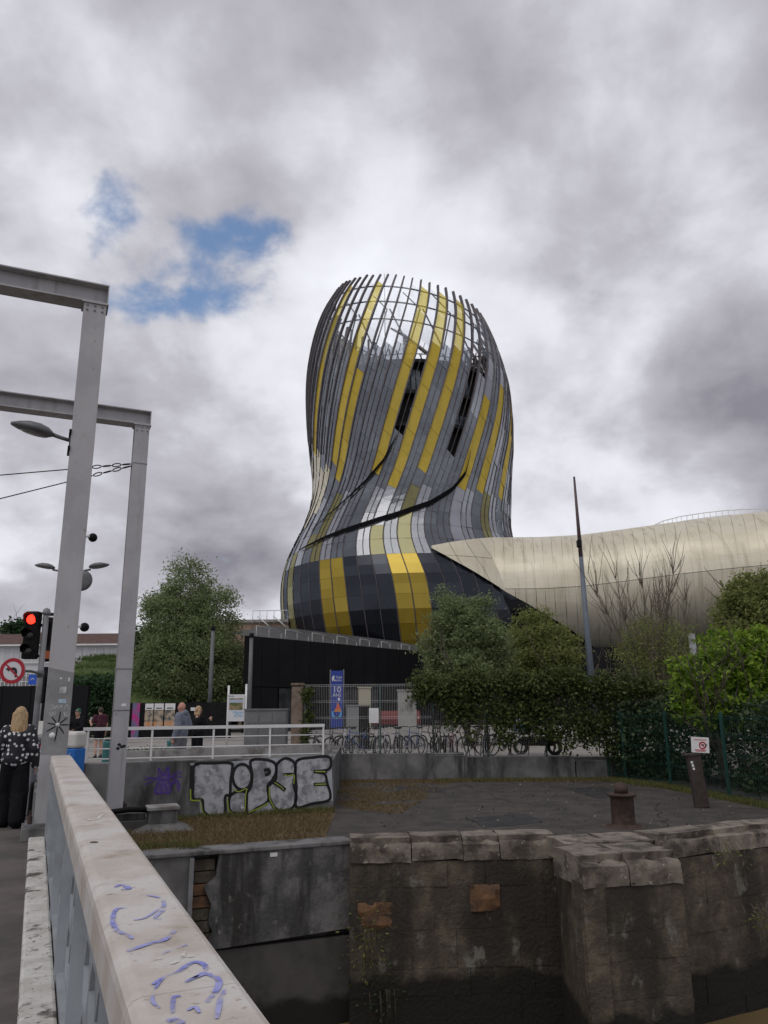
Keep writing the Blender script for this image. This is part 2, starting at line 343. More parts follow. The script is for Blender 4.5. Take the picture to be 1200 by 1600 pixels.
# railing
rail = thing('bridge_railing', 'broad weathered grey handrail with pierced steel side and lilac scribbles', 'railing', rs(0, 0, 0))
def L0(v): return Vector(v) - rs(0)
W2, HT = .128, 1.05
prof = [(-W2, HT - .10), (-W2, HT - .022), (-W2 + .007, HT - .007), (-W2 + .022, HT), (W2 - .035, HT), (W2 - .014, HT - .006), (W2 - .004, HT - .018), (W2, HT - .04), (W2, HT - .14), (W2 - .012, HT - .14), (W2 - .012, HT - .05), (-W2 + .012, HT - .05), (-W2 + .012, HT - .10)]
SEG = [(-4, 0.2), (.203, 4.35), (4.353, 8.2), (8.203, 9.86)]
for s0, s1 in SEG:
    mb = MB(); n = len(prof); vs = [L0(rs(s, p, z)) for s in (s0, s1) for p, z in prof]
    mb.add(vs, [(i, (i + 1) % n, n + (i + 1) % n, n + i) for i in range(n)] + [tuple(range(n)), tuple(range(n, 2 * n))[::-1]])
    mb.build('handrail', m_rail, rail)
# pierced web: bays of plate with two rows of pointed openings
def web_bay(s0, s1, npl, z0, z1, rows=3, cols=4):
    mb = MB(); th = .012; ds = (s1 - s0) / cols; dz = (z1 - z0) / rows
    for i in range(cols):
        for j in range(rows):
            a0, a1, b0, b1 = s0 + i * ds, s0 + (i + 1) * ds, z0 + j * dz, z0 + (j + 1) * dz
            cs, cz = (a0 + a1) / 2, (b0 + b1) / 2; hw, hh = ds * .45, dz * .42
            outer = [(a0, b0), (cs, b0), (a1, b0), (a1, cz), (a1, b1), (cs, b1), (a0, b1), (a0, cz)]
            inner = [(cs - hw * .55, cz - hh), (cs, cz - hh), (cs + hw * .55, cz - hh), (cs + hw, cz), (cs + hw * .55, cz + hh), (cs, cz + hh), (cs - hw * .55, cz + hh), (cs - hw, cz)]
            vs = [L0(rs(s, npl, z)) for s, z in outer] + [L0(rs(s, npl, z)) for s, z in inner] + [L0(rs(s, npl - .07, z)) for s, z in inner]
            fs = [(k, (k + 1) % 8, 8 + (k + 1) % 8, 8 + k) for k in range(8)] + [(8 + k, 8 + (k + 1) % 8, 16 + (k + 1) % 8, 16 + k) for k in range(8)]
            mb.add(vs, fs)
    return mb
b0 = -3.6
while b0 < 9.6:
    b1 = min(b0 + 1.5, 9.75)
    web_bay(b0 + .05, b1 - .05, .06, .10, .98).build('side_panel', m_railpanel, rail)
    MB().bar(L0(rs(b1, .03, .0)), L0(rs(b1, .03, 1.0)), .16, .07).build('post', m_railpanel, rail)
    b0 += 1.5
MB().bar(L0(rs(-3.6, .05, .07)), L0(rs(9.8, .05, .07)), .1, .05).build('bottom_rail', m_railpanel, rail)
# scribbles on the handrail top: thin brushed paint
m_lilac = M('lilac_spray', (.22, .24, .60), (.36, .37, .62), .7, scale=9)
def worn(m, sc=22, lo=.36, hi=.52):
    t = m.node_tree; N, L = t.nodes, t.links; n = N.new('ShaderNodeTexNoise'); n.inputs['Scale'].default_value = sc; n.inputs['Detail'].default_value = 8
    L.new(N.new('ShaderNodeNewGeometry').outputs['Position'], n.inputs['Vector']); r = N.new('ShaderNodeMapRange'); L.new(n.outputs[0], r.inputs[0]); r.inputs[1].default_value = lo; r.inputs[2].default_value = hi
    L.new(r.outputs[0], N['Principled BSDF'].inputs['Alpha'])
worn(m_lilac, 26, .36, .56)
m_pale = M('scratched_pale_paint', (.66, .66, .64), (.58, .56, .54), .7, scale=9); worn(m_pale, 30, .45, .6)
def rail_top(px, py):
    p = gz(px, py, HT + .0025); return L0(p)
def ribbon(pts, w, proj, mb=None, taper=True):
    """flat brush stroke through projected points, w in metres"""
    mb = mb or MB(); P = [proj(*p) for p in pts]
    Q = []
    for i in range(len(P) - 1):
        p0, p1, p2, p3 = P[max(i - 1, 0)], P[i], P[i + 1], P[min(i + 2, len(P) - 1)]
        for k in range(4):
            t = k / 4; Q.append(.5 * ((2 * p1) + (p2 - p0) * t + (2 * p0 - 5 * p1 + 4 * p2 - p3) * t * t + (3 * p1 - p0 - 3 * p2 + p3) * t ** 3))
    Q.append(P[-1])
    nrm = (proj(pts[0][0] + 10, pts[0][1]) - P[0]).cross(proj(pts[0][0], pts[0][1] + 10) - P[0]).normalized()
    vs = []; n = len(Q)
    for i, p in enumerate(Q):
        t = (Q[min(i + 1, n - 1)] - Q[max(i - 1, 0)])
        t = t.normalized() if t.length > 1e-9 else Vector((1, 0, 0))
        sd_ = nrm.cross(t).normalized(); ww = w * (1 if not taper else (.55 + .45 * math.sin(math.pi * (i + .5) / n)))
        vs += [p + sd_ * ww / 2, p - sd_ * ww / 2]
    mb.add(vs, [(2 * i, 2 * i + 1, 2 * i + 3, 2 * i + 2) for i in range(n - 1)]); return mb
def cr(x, y): return (x * 440 / 1200, 1160 + y * 440 / 1200)
for pts, w in [([(490, 615), (520, 605), (550, 622), (515, 625)], .016), ([(540, 705), (495, 710), (480, 760), (500, 800), (545, 820), (565, 835)], .012),
               ([(625, 650), (690, 665), (695, 710), (660, 745), (690, 750)], .011), ([(570, 755), (620, 745), (690, 700)], .008), ([(540, 890), (640, 855), (700, 840), (745, 800)], .016),
               ([(680, 905), (740, 880), (800, 860)], .008), ([(650, 1030), (700, 1000), (760, 975), (820, 935), (870, 945), (870, 975), (790, 1020)], .012),
               ([(800, 1015), (880, 985), (930, 1010), (925, 1050), (880, 1105)], .013), ([(960, 1050), (940, 1090), (925, 1175)], .010), ([(770, 1080), (740, 1085), (735, 1150)], .009),
               ([(690, 1010), (660, 1050), (650, 1100), (680, 1130)], .007), ([(710, 1190), (740, 1180), (780, 1195)], .016), ([(800, 1140), (830, 1125), (850, 1150)], .008)]:
    ribbon([cr(*p) for p in pts], w * 1.3, rail_top).build('scribble', m_lilac, rail)
for pts, w in [([(640, 930), (720, 915), (830, 910)], .012), ([(660, 960), (760, 930), (790, 885)], .01), ([(340, 320), (400, 330), (440, 305)], .02), ([(450, 650), (480, 640), (500, 650)], .012)]:
    ribbon([cr(*p) for p in pts], w, rail_top).build('scratch_mark', m_pale, rail)
MB().ball(L0(gz(147, 1316, HT + .002)), (.02, .012, .004)).build('leaf_stain', m_bark, rail)

# ------------------------------------------------------------------ lock walls
from mathutils import noise as mnoise
def stone_mesh(seed, amp=.03, n=5, rnd=.006):
    """unit block with worn edges and an uneven face; -y is the front"""
    bm = bmesh.new(); bmesh.ops.create_cube(bm, size=1)
    bmesh.ops.subdivide_edges(bm, edges=[e for e in bm.edges if abs((e.verts[0].co - e.verts[1].co).y) < .1], cuts=n - 2, use_grid_fill=True)
    o = Vector((seed * 7.3, seed * 3.1, seed * 5.7))
    for v in bm.verts:
        c = v.co.copy(); e1 = max(0, abs(c.x) - .36) / .14; e2 = max(0, abs(c.z) - .32) / .18
        if c.y < 0: v.co.y += rnd * (e1 ** 2 + e2 ** 2) * (.6 + .8 * mnoise.noise(c * 3 + o)) + amp * mnoise.noise(c * 2.3 + o) + amp * .6 * mnoise.noise(c * 6.1 + o)
        v.co.x += .008 * mnoise.noise(c * 4 + o); v.co.z += .010 * mnoise.noise(c * 3.3 - o)
    for f in bm.faces: f.smooth = abs(f.normal.y) > .5
    me = bpy.data.meshes.new('stone'); bm.to_mesh(me); bm.free(); me.set_sharp_from_angle(angle=R(38)); return me
def coping_mesh(seed, n=7):
    """unit slab, top and front worn and chipped"""
    bm = bmesh.new(); bmesh.ops.create_cube(bm, size=1); bmesh.ops.subdivide_edges(bm, edges=bm.edges[:], cuts=n - 2, use_grid_fill=True)
    o = Vector((seed * 4.3, seed * 9.1, seed * 2.7))
    for v in bm.verts:
        c = v.co.copy(); k = .5 + mnoise.noise(c * 4 + o)
        if c.y < -.3 and c.z > .1: d_ = max(0, (-.3 - c.y) / .2) * max(0, (c.z - .1) / .4); v.co.y += .14 * d_ * d_ * (1 + k); v.co.z -= .26 * d_ * d_ * (.6 + k)
        v.co += Vector((.012 * mnoise.noise(c * 5 + o), .03 * mnoise.noise(c * 4 - o), .06 * mnoise.noise(c * 3.1 + o * 2) + .03 * mnoise.noise(c * 8 + o)))
    for f in bm.faces: f.smooth = True
    me = bpy.data.meshes.new('coping_stone'); bm.to_mesh(me); bm.free(); me.set_sharp_from_angle(angle=R(42)); return me
def lay_stones(P, Q, z0, z1, parent, mat, bw=.95, bh=.46, depth=.35, variants=None, name='stone', jit=.42):
    d = (Q - P); L = d.length; d.normalize(); ang = math.atan2(d.y, d.x); nrm = Vector((d.y, -d.x, 0))
    z = z1; row = 0
    while z > z0 + .05:
        h_ = bh * random.uniform(1 - jit, 1 + jit); x = -random.uniform(0, .5) * bw if row % 2 else 0
        while x < L - .03:
            w = bw * random.uniform(1 - jit, 1 + jit * 1.5); x0, x1 = max(x, 0), min(x + w, L)
            if x1 - x0 > .08:
                o = bpy.data.objects.new(name, random.choice(variants)); COL.objects.link(o); o.parent = parent
                if not o.data.materials: o.data.materials.append(mat)
                c = P + d * ((x0 + x1) / 2) - nrm * (depth / 2 - .02 - random.uniform(-.003, .012))
                o.location = (c.x, c.y, z - h_ / 2); o.rotation_euler.z = ang + random.uniform(-.012, .012); o.scale = (x1 - x0 - .004, depth, h_ - .004)
            x += w
        z -= h_; row += 1
def tide(mat, z=-2.55):
    t = mat.node_tree; N, L = t.nodes, t.links; b = N['Principled BSDF']; src = b.inputs['Base Color'].links[0].from_socket
    g = N.new('ShaderNodeNewGeometry'); sp = N.new('ShaderNodeSeparateXYZ'); L.new(g.outputs['Position'], sp.inputs[0]); n = N.new('ShaderNodeTexNoise'); n.inputs['Scale'].default_value = 1.6; n.inputs['Detail'].default_value = 8; L.new(g.outputs['Position'], n.inputs['Vector'])
    a = N.new('ShaderNodeMath'); a.operation = 'MULTIPLY_ADD'; L.new(n.outputs[0], a.inputs[0]); a.inputs[1].default_value = .7; L.new(sp.outputs[2], a.inputs[2])
    r = N.new('ShaderNodeMapRange'); L.new(a.outputs[0], r.inputs[0]); r.inputs[1].default_value = z + .42; r.inputs[2].default_value = z + .28
    m = N.new('ShaderNodeMix'); m.data_type = 'RGBA'; L.new(r.outputs[0], m.inputs[0]); L.new(src, m.inputs[6]); m.inputs[7].default_value = (.016, .014, .011, 1); L.new(m.outputs[2], b.inputs['Base Color'])
tide(m_stone); tide(m_conc_dk, -2.9)          # wet weed-blackened band left by the tide
sv = [stone_mesh(i) for i in range(8)]; cv = [coping_mesh(50 + i) for i in range(6)]
lock = thing('lock_wall', 'blackened stone lock wall with pale coping and a jutting pier', 'wall')
# solid body behind the facing
body = [(C1.x, C1.y + .2), (D1.x + .12, D1.y + .2), (E1.x + .16, E1.y + .16), (F1.x - .1, F1.y + .2), (G1.x - .1, G1.y + .2), (H1.x, H1.y + .2), (H1.x, H1.y + 1.2), (C1.x, C1.y + .9)]
MB().prism(body, -6, QZ - .02).build('wall_core', m_conc_dk, lock)
ZT = QZ - .25
lay_stones(C1, D1, -4.3, ZT, lock, m_stone, variants=sv)
lay_stones(D1 + Vector((-.02, 0, 0)), E1, -4.3, ZT, lock, m_stone, variants=sv, bw=.8)
lay_stones(E1, F1, -4.3, ZT, lock, m_stone, variants=sv, bw=1.15, bh=.62)
lay_stones(F1, G1, -4.3, ZT, lock, m_stone, variants=sv, bw=.6)
lay_stones(G1, H1 - (H1 - G1) * .45, -4.3, ZT, lock, m_stone, variants=sv, bw=.55, bh=.32)
def coping(P, Q, n, w_in=.6, over=.05, z1=-.48, h_=.37):
    d = (Q - P); L = d.length; d.normalize(); ang = math.atan2(d.y, d.x); nrm = Vector((d.y, -d.x, 0)); cuts = [0] + [L * (i + random.uniform(-.18, .18)) / n for i in range(1, n)] + [L]
    for i in range(n):
        o = bpy.data.objects.new('coping_stone', cv[(i * 2 + n) % 6]); COL.objects.link(o); o.parent = lock
        if not o.data.materials: o.data.materials.append(m_coping)
        c = P + d * ((cuts[i] + cuts[i + 1]) / 2) - nrm * (w_in / 2 - over)
        o.location = (c.x, c.y, z1 - h_ / 2 + random.uniform(-.012, .012)); o.rotation_euler = (random.uniform(-.012, .012), 0, ang); o.scale = (cuts[i + 1] - cuts[i] - .016, w_in, h_)
coping(C1, D1 - Vector((.0, 0, 0)), 4)
coping(E1, F1, 2, w_in=1.0, h_=.42, z1=-.49); coping(E1 + Vector((.05, .98, 0)), F1 + Vector((.02, .9, 0)), 2, w_in=1.0, h_=.3, z1=-.485)
coping(G1 + Vector((-.1, 0, 0)), H1, 6, w_in=.62, z1=-.475)
# exposed orange stones, patches and rubble on the face
for px, py, w, hh, y in ((587, 1430, .60, .40, 13.80), (757, 1402, .50, .40, 13.88)):
    c = at(px, py, y); o = bpy.data.objects.new('orange_stone', stone_mesh(70 + px, .22, 7, .20)); o.data.materials.clear(); o.data.materials.append(m_orange); COL.objects.link(o); o.parent = lock
    o.location = (c.x, y + .035, c.z); o.scale = (w, .2, hh); o.rotation_euler.z = .05; o['label'] = 'orange exposed stone in the dark wall'
MB().lathe([(.05, 0), (.05, .02), (.02, .03)], n=12).build('mooring_ring_boss', m_rust, lock, loc=at(690 / 2.4 + 700, 1260 + 290 / 2.4, 12.2))

conc = thing('concrete_lock_wall', 'patched grey concrete lock wall at the foot of the graffiti bank', 'wall')
dl = (LB - LA).normalized(); nl = Vector((dl.y, -dl.x, 0)); al = math.atan2(dl.y, dl.x)
def lw(s, n, z): p = LA + dl * s - nl * n; return Vector((p.x, p.y, z))      # s along, n into the bank
def lbox(s0, s1, n0, n1, z0, z1): return MB().prism([(lw(s0, n0, 0).x, lw(s0, n0, 0).y), (lw(s1, n0, 0).x, lw(s1, n0, 0).y), (lw(s1, n1, 0).x, lw(s1, n1, 0).y), (lw(s0, n1, 0).x, lw(s0, n1, 0).y)], z0, z1)
LL = (LB - LA).length
lbox(-9, LL + .35, .22, 1.4, -6, QZ - .02).build('wall_core', m_conc_dk, conc)
lbox(-9, .62, .02, .25, -2.1, QZ - .01).build('concrete_panel', m_conc, conc, bevel=.02)
m_conc_face = M('concrete_face', (.085, .084, .085), (.17, .166, .162), .9, scale=2.6, bump=.02, bscale=14, dirt=(.045, .044, .042), dirt_scale=1.3, dirt_stretch=(1.8, 1.8, .3), dirt_ramp=(.44, .62), dirt2=((.22, .215, .20), 9, (.60, .72), (1, 1, .6)), spec=.15)
# upper patch has a broken left edge
edge = [(1.02, QZ), (.98, -.95), (.80, -1.1), (.92, -1.35), (.88, -1.6), (.96, -1.75), (.86, -1.92), (.90, -2.0)]
vs = []; fs = []
for (s_, z_) in edge: vs += [lw(s_, 0, z_), lw(LL + .02, 0, z_ + .09 if z_ < -.7 else z_), lw(s_, .24, z_), lw(LL + .02, .24, z_)]
for i in range(len(edge) - 1): a = 4 * i; fs += [(a, a + 4, a + 5, a + 1), (a, a + 2, a + 6, a + 4)]
fs += [(0, 1, 3, 2), (4 * len(edge) - 4, 4 * len(edge) - 2, 4 * len(edge) - 1, 4 * len(edge) - 3)]
MB().add(vs, fs).build('upper_patch', m_conc_face, conc)
lbox(-9, LL + .02, .05, .26, -6, -2.03).build('lower_panel', m_conc_dk, conc, bevel=.02)
lbox(-9, LL + .05, -.03, .5, QZ - .02, QZ + .045).build('coping_slab', m_conc, conc, bevel=.015)
for k in range(7):
    o = bpy.data.objects.new('brick', sv[k % 8].copy()); o.data.materials.clear(); o.data.materials.append(m_orange if k in (2, 3) else m_stone); COL.objects.link(o); o.parent = conc
    o.location = lw(.78 + random.uniform(-.05, .06), .2, -.78 - .18 * k); o.scale = (.34, .22, .16); o.rotation_euler.z = al
MB().box((0, 0, 0), (.12, .01, .06), al).build('level_plate', m_white, conc, loc=lw(1.9, -.006, -.69))
lbox(.55, .62, -.05, .03, -1.7, QZ - .05).build('iron_strip', m_steel_dk, conc)

# ------------------------------------------------------------------ low walls of the quay
gd = (GWR - GWL).normalized(); gn = Vector((gd.y, -gd.x, 0)); ga = math.atan2(gd.y, gd.x); GWLEN = (GWR - GWL).length
gw = thing('graffiti_wall', 'low concrete wall painted with TIPSE letters and a purple cat', 'wall', GWL)
GT = .57
MB().box((GWLEN / 2, .15, (QZ + GT) / 2 - .02), (GWLEN, .3, GT - QZ + .04)).build('wall_body', m_conc, gw, rz=ga, bevel=.02)
def gwp(px, py, off=.004):             # photo point -> spot on the wall's face (local)
    r = ray(px, py); o = Vector((0, 0, CZ)); p0 = GWL; t = (p0 - o).dot(gn) / r.dot(gn)
    return o + r * t + gn * off - GWL
def gc(x, y): return (210 + x / 3.636, 1160 + y / 3.636)
def gpoly(pts, off, name, mat):
    P = [gwp(*gc(*p), off) for p in pts]; return MB().add(P, [tuple(range(len(P)))]).build(name, mat, gw)
def smooth_loop(pts, k=4):
    n = len(pts); out = []
    for i in range(n):
        p0, p1, p2, p3 = [Vector(pts[(i + j) % n]) for j in (-1, 0, 1, 2)]
        for q_ in range(k):
            t = q_ / k; out.append(tuple(.5 * ((2 * p1) + (p2 - p0) * t + (2 * p0 - 5 * p1 + 4 * p2 - p3) * t * t + (3 * p1 - p0 - 3 * p2 + p3) * t ** 3)))
    return out
m_silver = M('silver_spray', (.42, .42, .44), (.20, .20, .215), .6, scale=5, ramp=(.42, .62), dirt=(.55, .55, .57), dirt_scale=7, dirt_ramp=(.58, .68))
m_wash = M('pale_wash', (.42, .44, .48), (.28, .29, .31), .8, scale=4)
m_ink = M('black_spray', (.008, .008, .009), None, .5)
m_limespray = M('lime_spray', (.28, .36, .04), None, .6)
m_purple = M('purple_spray', (.075, .035, .24), (.10, .05, .30), .7, scale=12)
m_purple_lt = M('purple_wash', (.14, .10, .26), (.10, .08, .17), .8, scale=8)
gpoly([(318, 118), (560, 108), (800, 88), (1118, 76), (1128, 330), (930, 372), (830, 402), (640, 412), (530, 432), (430, 440), (372, 400), (370, 340), (312, 330)], .003, 'pale_wash', m_wash)
letters = [('letter_t', [(345, 128), (440, 118), (545, 118), (556, 150), (546, 220), (542, 295), (516, 308), (516, 395), (500, 414), (430, 418), (392, 388), (384, 328), (336, 318), (334, 220)]),
           ('letter_i_body', [(548, 300), (590, 278), (634, 288), (636, 360), (632, 398), (580, 404), (545, 390), (536, 345)]),
           ('letter_i_dot', [(612 + 54 * math.cos(t), 196 + 72 * math.sin(t)) for t in [k * math.pi / 6 for k in range(12)]]),
           ('letter_p', [(662, 104), (740, 98), (796, 118), (804, 168), (780, 216), (756, 250), (760, 330), (700, 372), (640, 398), (636, 300), (662, 250), (668, 180)]),
           ('letter_s', [(812, 120), (860, 90), (908, 116), (914, 170), (905, 240), (920, 310), (900, 368), (850, 388), (800, 374), (768, 320), (764, 250), (800, 215), (806, 170)]),
           ('letter_e', [(924, 104), (1010, 86), (1106, 84), (1106, 150), (1030, 166), (1080, 180), (1096, 235), (1112, 290), (1100, 330), (1010, 348), (920, 366), (920, 260), (914, 180)])]
for nm, pts in letters:
    lo = smooth_loop(pts, 3); gpoly(lo, .006 if 'dot' not in nm else .009, nm, m_silver)
    lp = lo + [lo[0], lo[1]]
    ribbon([gc(*p) for p in lp], .062, lambda a, b: gwp(a, b, .012 if 'dot' in nm else .0095), taper=False).build('outline', m_ink, gw)
for pts, w in [([(318, 265), (320, 322), (336, 330), (376, 328)], .028), ([(378, 340), (390, 400), (430, 424), (500, 424)], .022), ([(528, 318), (536, 385), (575, 410)], .022), ([(556, 262), (590, 280), (636, 262), (632, 295), (628, 385)], .022),
               ([(645, 398), (700, 376), (762, 342)], .026), ([(766, 250), (768, 320), (800, 380), (820, 396)], .022), ([(850, 182), (875, 190), (905, 184), (904, 235)], .022), ([(1025, 164), (1085, 166)], .022), ([(1025, 238), (1088, 236)], .022), ([(795, 228), (830, 250), (848, 268)], .018)]:
    ribbon([gc(*p) for p in pts], w, lambda a, b: gwp(a, b, .016), taper=False).build('lime_line', m_limespray, gw)
for pts, w in [([(785, 222), (830, 250), (856, 272)], .085), ([(1018, 165), (1095, 165)], .07), ([(1018, 238), (1095, 236)], .07), ([(845, 182), (908, 182), (900, 240)], .05), ([(735, 160), (760, 155), (765, 175), (740, 185)], .075), ([(330, 130), (326, 240), (326, 322)], .10)]:
    ribbon([gc(*p) for p in pts], w, lambda a, b: gwp(a, b, .0135), taper=False).build('ink_stroke', m_ink, gw)
gpoly(smooth_loop([(135, 215), (190, 210), (205, 250), (195, 285), (125, 285), (120, 250)]), .003, 'cat_fill', m_purple_lt)
gpoly(smooth_loop([(135, 185), (190, 182), (195, 205), (160, 215), (135, 205)]), .0033, 'cat_face', m_purple_lt)
for pts, w in [([(135, 190), (138, 145), (155, 175), (175, 172), (190, 140), (195, 185), (198, 205), (165, 215), (132, 205), (135, 190)], .022), ([(138, 195), (165, 185), (190, 192)], .016),
               ([(140, 215), (122, 260), (118, 285), (150, 290), (165, 285)], .022), ([(190, 212), (206, 250), (200, 285), (170, 288)], .022), ([(155, 285), (152, 250), (165, 235), (180, 250), (180, 285)], .016),
               ([(205, 250), (215, 225), (240, 215), (256, 245), (250, 275)], .022), ([(200, 280), (208, 275), (212, 240), (236, 230), (246, 275)], .014), ([(130, 205), (90, 208), (52, 212)], .012), ([(130, 210), (95, 225), (55, 240)], .012), ([(130, 198), (95, 200), (58, 198)], .01),
               ([(200, 200), (235, 185), (272, 170)], .012), ([(200, 204), (240, 198), (276, 196)], .012), ([(200, 196), (230, 175), (262, 160)], .01)]:
    ribbon([gc(*p) for p in pts], w * 1.7, lambda a, b: gwp(a, b, .006)).build('cat_line', m_purple, gw)

# return wall and low wall carrying the fence
fw = thing('fence_foot_wall', 'low dark stained wall below the white mesh fence', 'wall', (-1.62, 25.5, 0))
MB().box((2.05, .14, (QZ + .2) / 2), (4.1, .28, .2 - QZ)).build('wall_body', m_conc, fw, bevel=.02)
MB().box((5.85, .14, (QZ + .06) / 2 - .01), (3.48, .28, .06 - QZ + .02)).build('wall_body', m_conc, fw, bevel=.02)
MB().box((8.2, .2, -.35), (1.15, .34, .55)).build('wall_body', m_conc, fw, bevel=.02)
MB().prism([(0, .05), (.2, .05), (.39, -7.0), (.19, -7.0)], QZ, .45).build('return_wall', m_conc, fw)
ramp = MB().prism([(-5.0, -5.6), (.0, -2.2), (.1, -1.95), (-5.0, -5.3)], 0, .62).build('ramp_parapet', m_conc_lt, None, loc=(-1.62, 25.5, 0)); tag(ramp, 'pale slanting ramp parapet behind the white tube railing', 'wall')

# ------------------------------------------------------------------ the tower building
TX, TY = 3.4, 88.0
_PZ = [3, 6, 8.2, 11, 14, 16.3, 18.5, 20.5, 22.5, 24.5, 26.5, 28.5, 30.3, 34, 38.5, 41.5, 44.5, 46.5, 48.5, 50, 51.5, 56]
_PX = [4.6, 4.4, 4.3, 4.1, 3.6, 2.7, 2.2, 2.35, 2.8, 3.2, 3.3, 3.3, 3.3, 3.2, 3.0, 2.75, 2.55, 2.4, 2.25, 2.2, 2.2, 2.2]
_PR = [12.0, 14.2, 15.2, 15.7, 15.4, 14.3, 13.05, 12.25, 11.8, 11.6, 11.6, 11.75, 12.0, 12.25, 12.25, 11.85, 11.2, 10.6, 9.8, 9.0, 8.1, 5.6]
_zz = np.linspace(3, 56, 530)
def _sm(a):
    y = np.interp(_zz, _PZ, a); k = np.hanning(41); k /= k.sum(); yp = np.pad(y, 20, mode='reflect', reflect_type='odd'); return np.convolve(yp, k, 'valid')
_cx, _rr = _sm(_PX), _sm(_PR)
def tw(z):
    return R(1.57) * ((z - 38.5) if z > 25 else (25 - 38.5) + (1 - math.exp((z - 25) / 3)) * -3)
def tpos(u, z, off=0.0):
    r = float(np.interp(z, _zz, _rr)) + off; a = u + tw(z)
    return Vector((float(np.interp(z, _zz, _cx)) + r * math.sin(a), TY - r * math.cos(a), z))
tower = thing('museum_tower', 'twisting glass and gold tower with cream flank rising over the trees', 'building', (TX, TY, 0))
TO = Vector((TX, TY, 0))
def tl(v): return v - TO

m_matte = M('matte_black', (.006, .006, .007), None, .9, spec=.05)
g_clear = glass_mat('clear_crown_glass', (.95, .965, .98), .90, .1, (.7, .74, .8), (.42, .43, .47), objrand=.06, mirror=.0)
g_grey = glass_mat('grey_facade_glass', (.66, .70, .76), .54, .16, (.66, .70, .76), (.115, .122, .142), objrand=.14, mirror=.13)
g_light = glass_mat('silver_facade_glass', (.7, .73, .78), .30, .2, (.8, .83, .88), (.27, .28, .31), objrand=.16, mirror=.16)
g_dark = glass_mat('dark_base_glass', (.3, .32, .36), .08, .2, (.26, .28, .33), (.010, .011, .014), objrand=.03)
g_gold = glass_mat('gold_facade_glass', (.9, .72, .25), .05, .18, (.75, .62, .25), (.42, .30, .028), objrand=.06)
g_goldc = glass_mat('gold_crown_glass', (.95, .85, .40), .42, .12, (.85, .78, .45), (.50, .40, .07), objrand=.06, mirror=.03)
g_goldb = glass_mat('gold_base_glass', (.9, .7, .2), .03, .16, (.85, .64, .16), (.19, .135, .014), objrand=.03, mirror=.16)
g_ochre = glass_mat('ochre_base_glass', (.8, .75, .4), .05, .06, (.60, .58, .38), (.16, .15, .06), objrand=.06)
def m_streak(name, a, b, dirt):
    return M(name, a, b,   .42, metal=.12, scale=.16, stretch=(1, 1, 3), dirt=dirt, dirt_scale=1.6, dirt_stretch=(1.2, .35, .035), dirt_ramp=(.50, .70), objrand=.035, bump=.03, bscale=.7, spec=.5, rvar=.08)
m_cream = m_streak('cream_metal_cladding', (.58, .53, .405), (.64, .595, .475), (.45, .41, .305))
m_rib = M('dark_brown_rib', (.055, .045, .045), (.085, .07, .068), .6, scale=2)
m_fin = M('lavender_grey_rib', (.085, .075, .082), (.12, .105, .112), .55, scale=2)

NC = 60; DU = 2 * math.pi / NC
ZE = [6.2, 9.2, 12.0, 14.0, 16.1, 17.8, 19.4, 20.9, 22.3, 23.7, 25.4, 27.4, 29.6, 32.0, 34.5, 37.0, 39.6, 42.0, 44.4, 46.4, 48.4]
def rim(a): return 49.3 - 2.1 * math.sin(a)          # the crown's rim dips to the right
def zcol(u, z):
    if z <= 39.6: return z
    a = u + tw(46); return 39.6 + (z - 39.6) * (rim(a) - 1.5 - 39.6) / (48.4 - 39.6)
GOLD_T = {-9: (27, 60), -5: (27, 60), -4: (25, 37.2), 0: (25.3, 60), 2: (23, 60), 4: (25.3, 60), 8: (22, 35.5), 10: (20, 37.5), 13: (21, 44)}
GOLD_B = {-2: (6.6, 16.2), -1: (6.6, 16.2), 3: (6.6, 16.2), 4: (6.6, 16.2), -6: (8, 17.8), -8: (9, 20), 2: (16.1, 19), -4: (17, 20)}
def cream_bound(z): return R(float(np.interp(z, [6, 8, 11, 14, 17, 19, 21, 23.5, 26, 28, 30, 32, 34], [-62, -68, -77, -95, -82, -74, -64, -56, -53, -59, -73, -92, -105])))
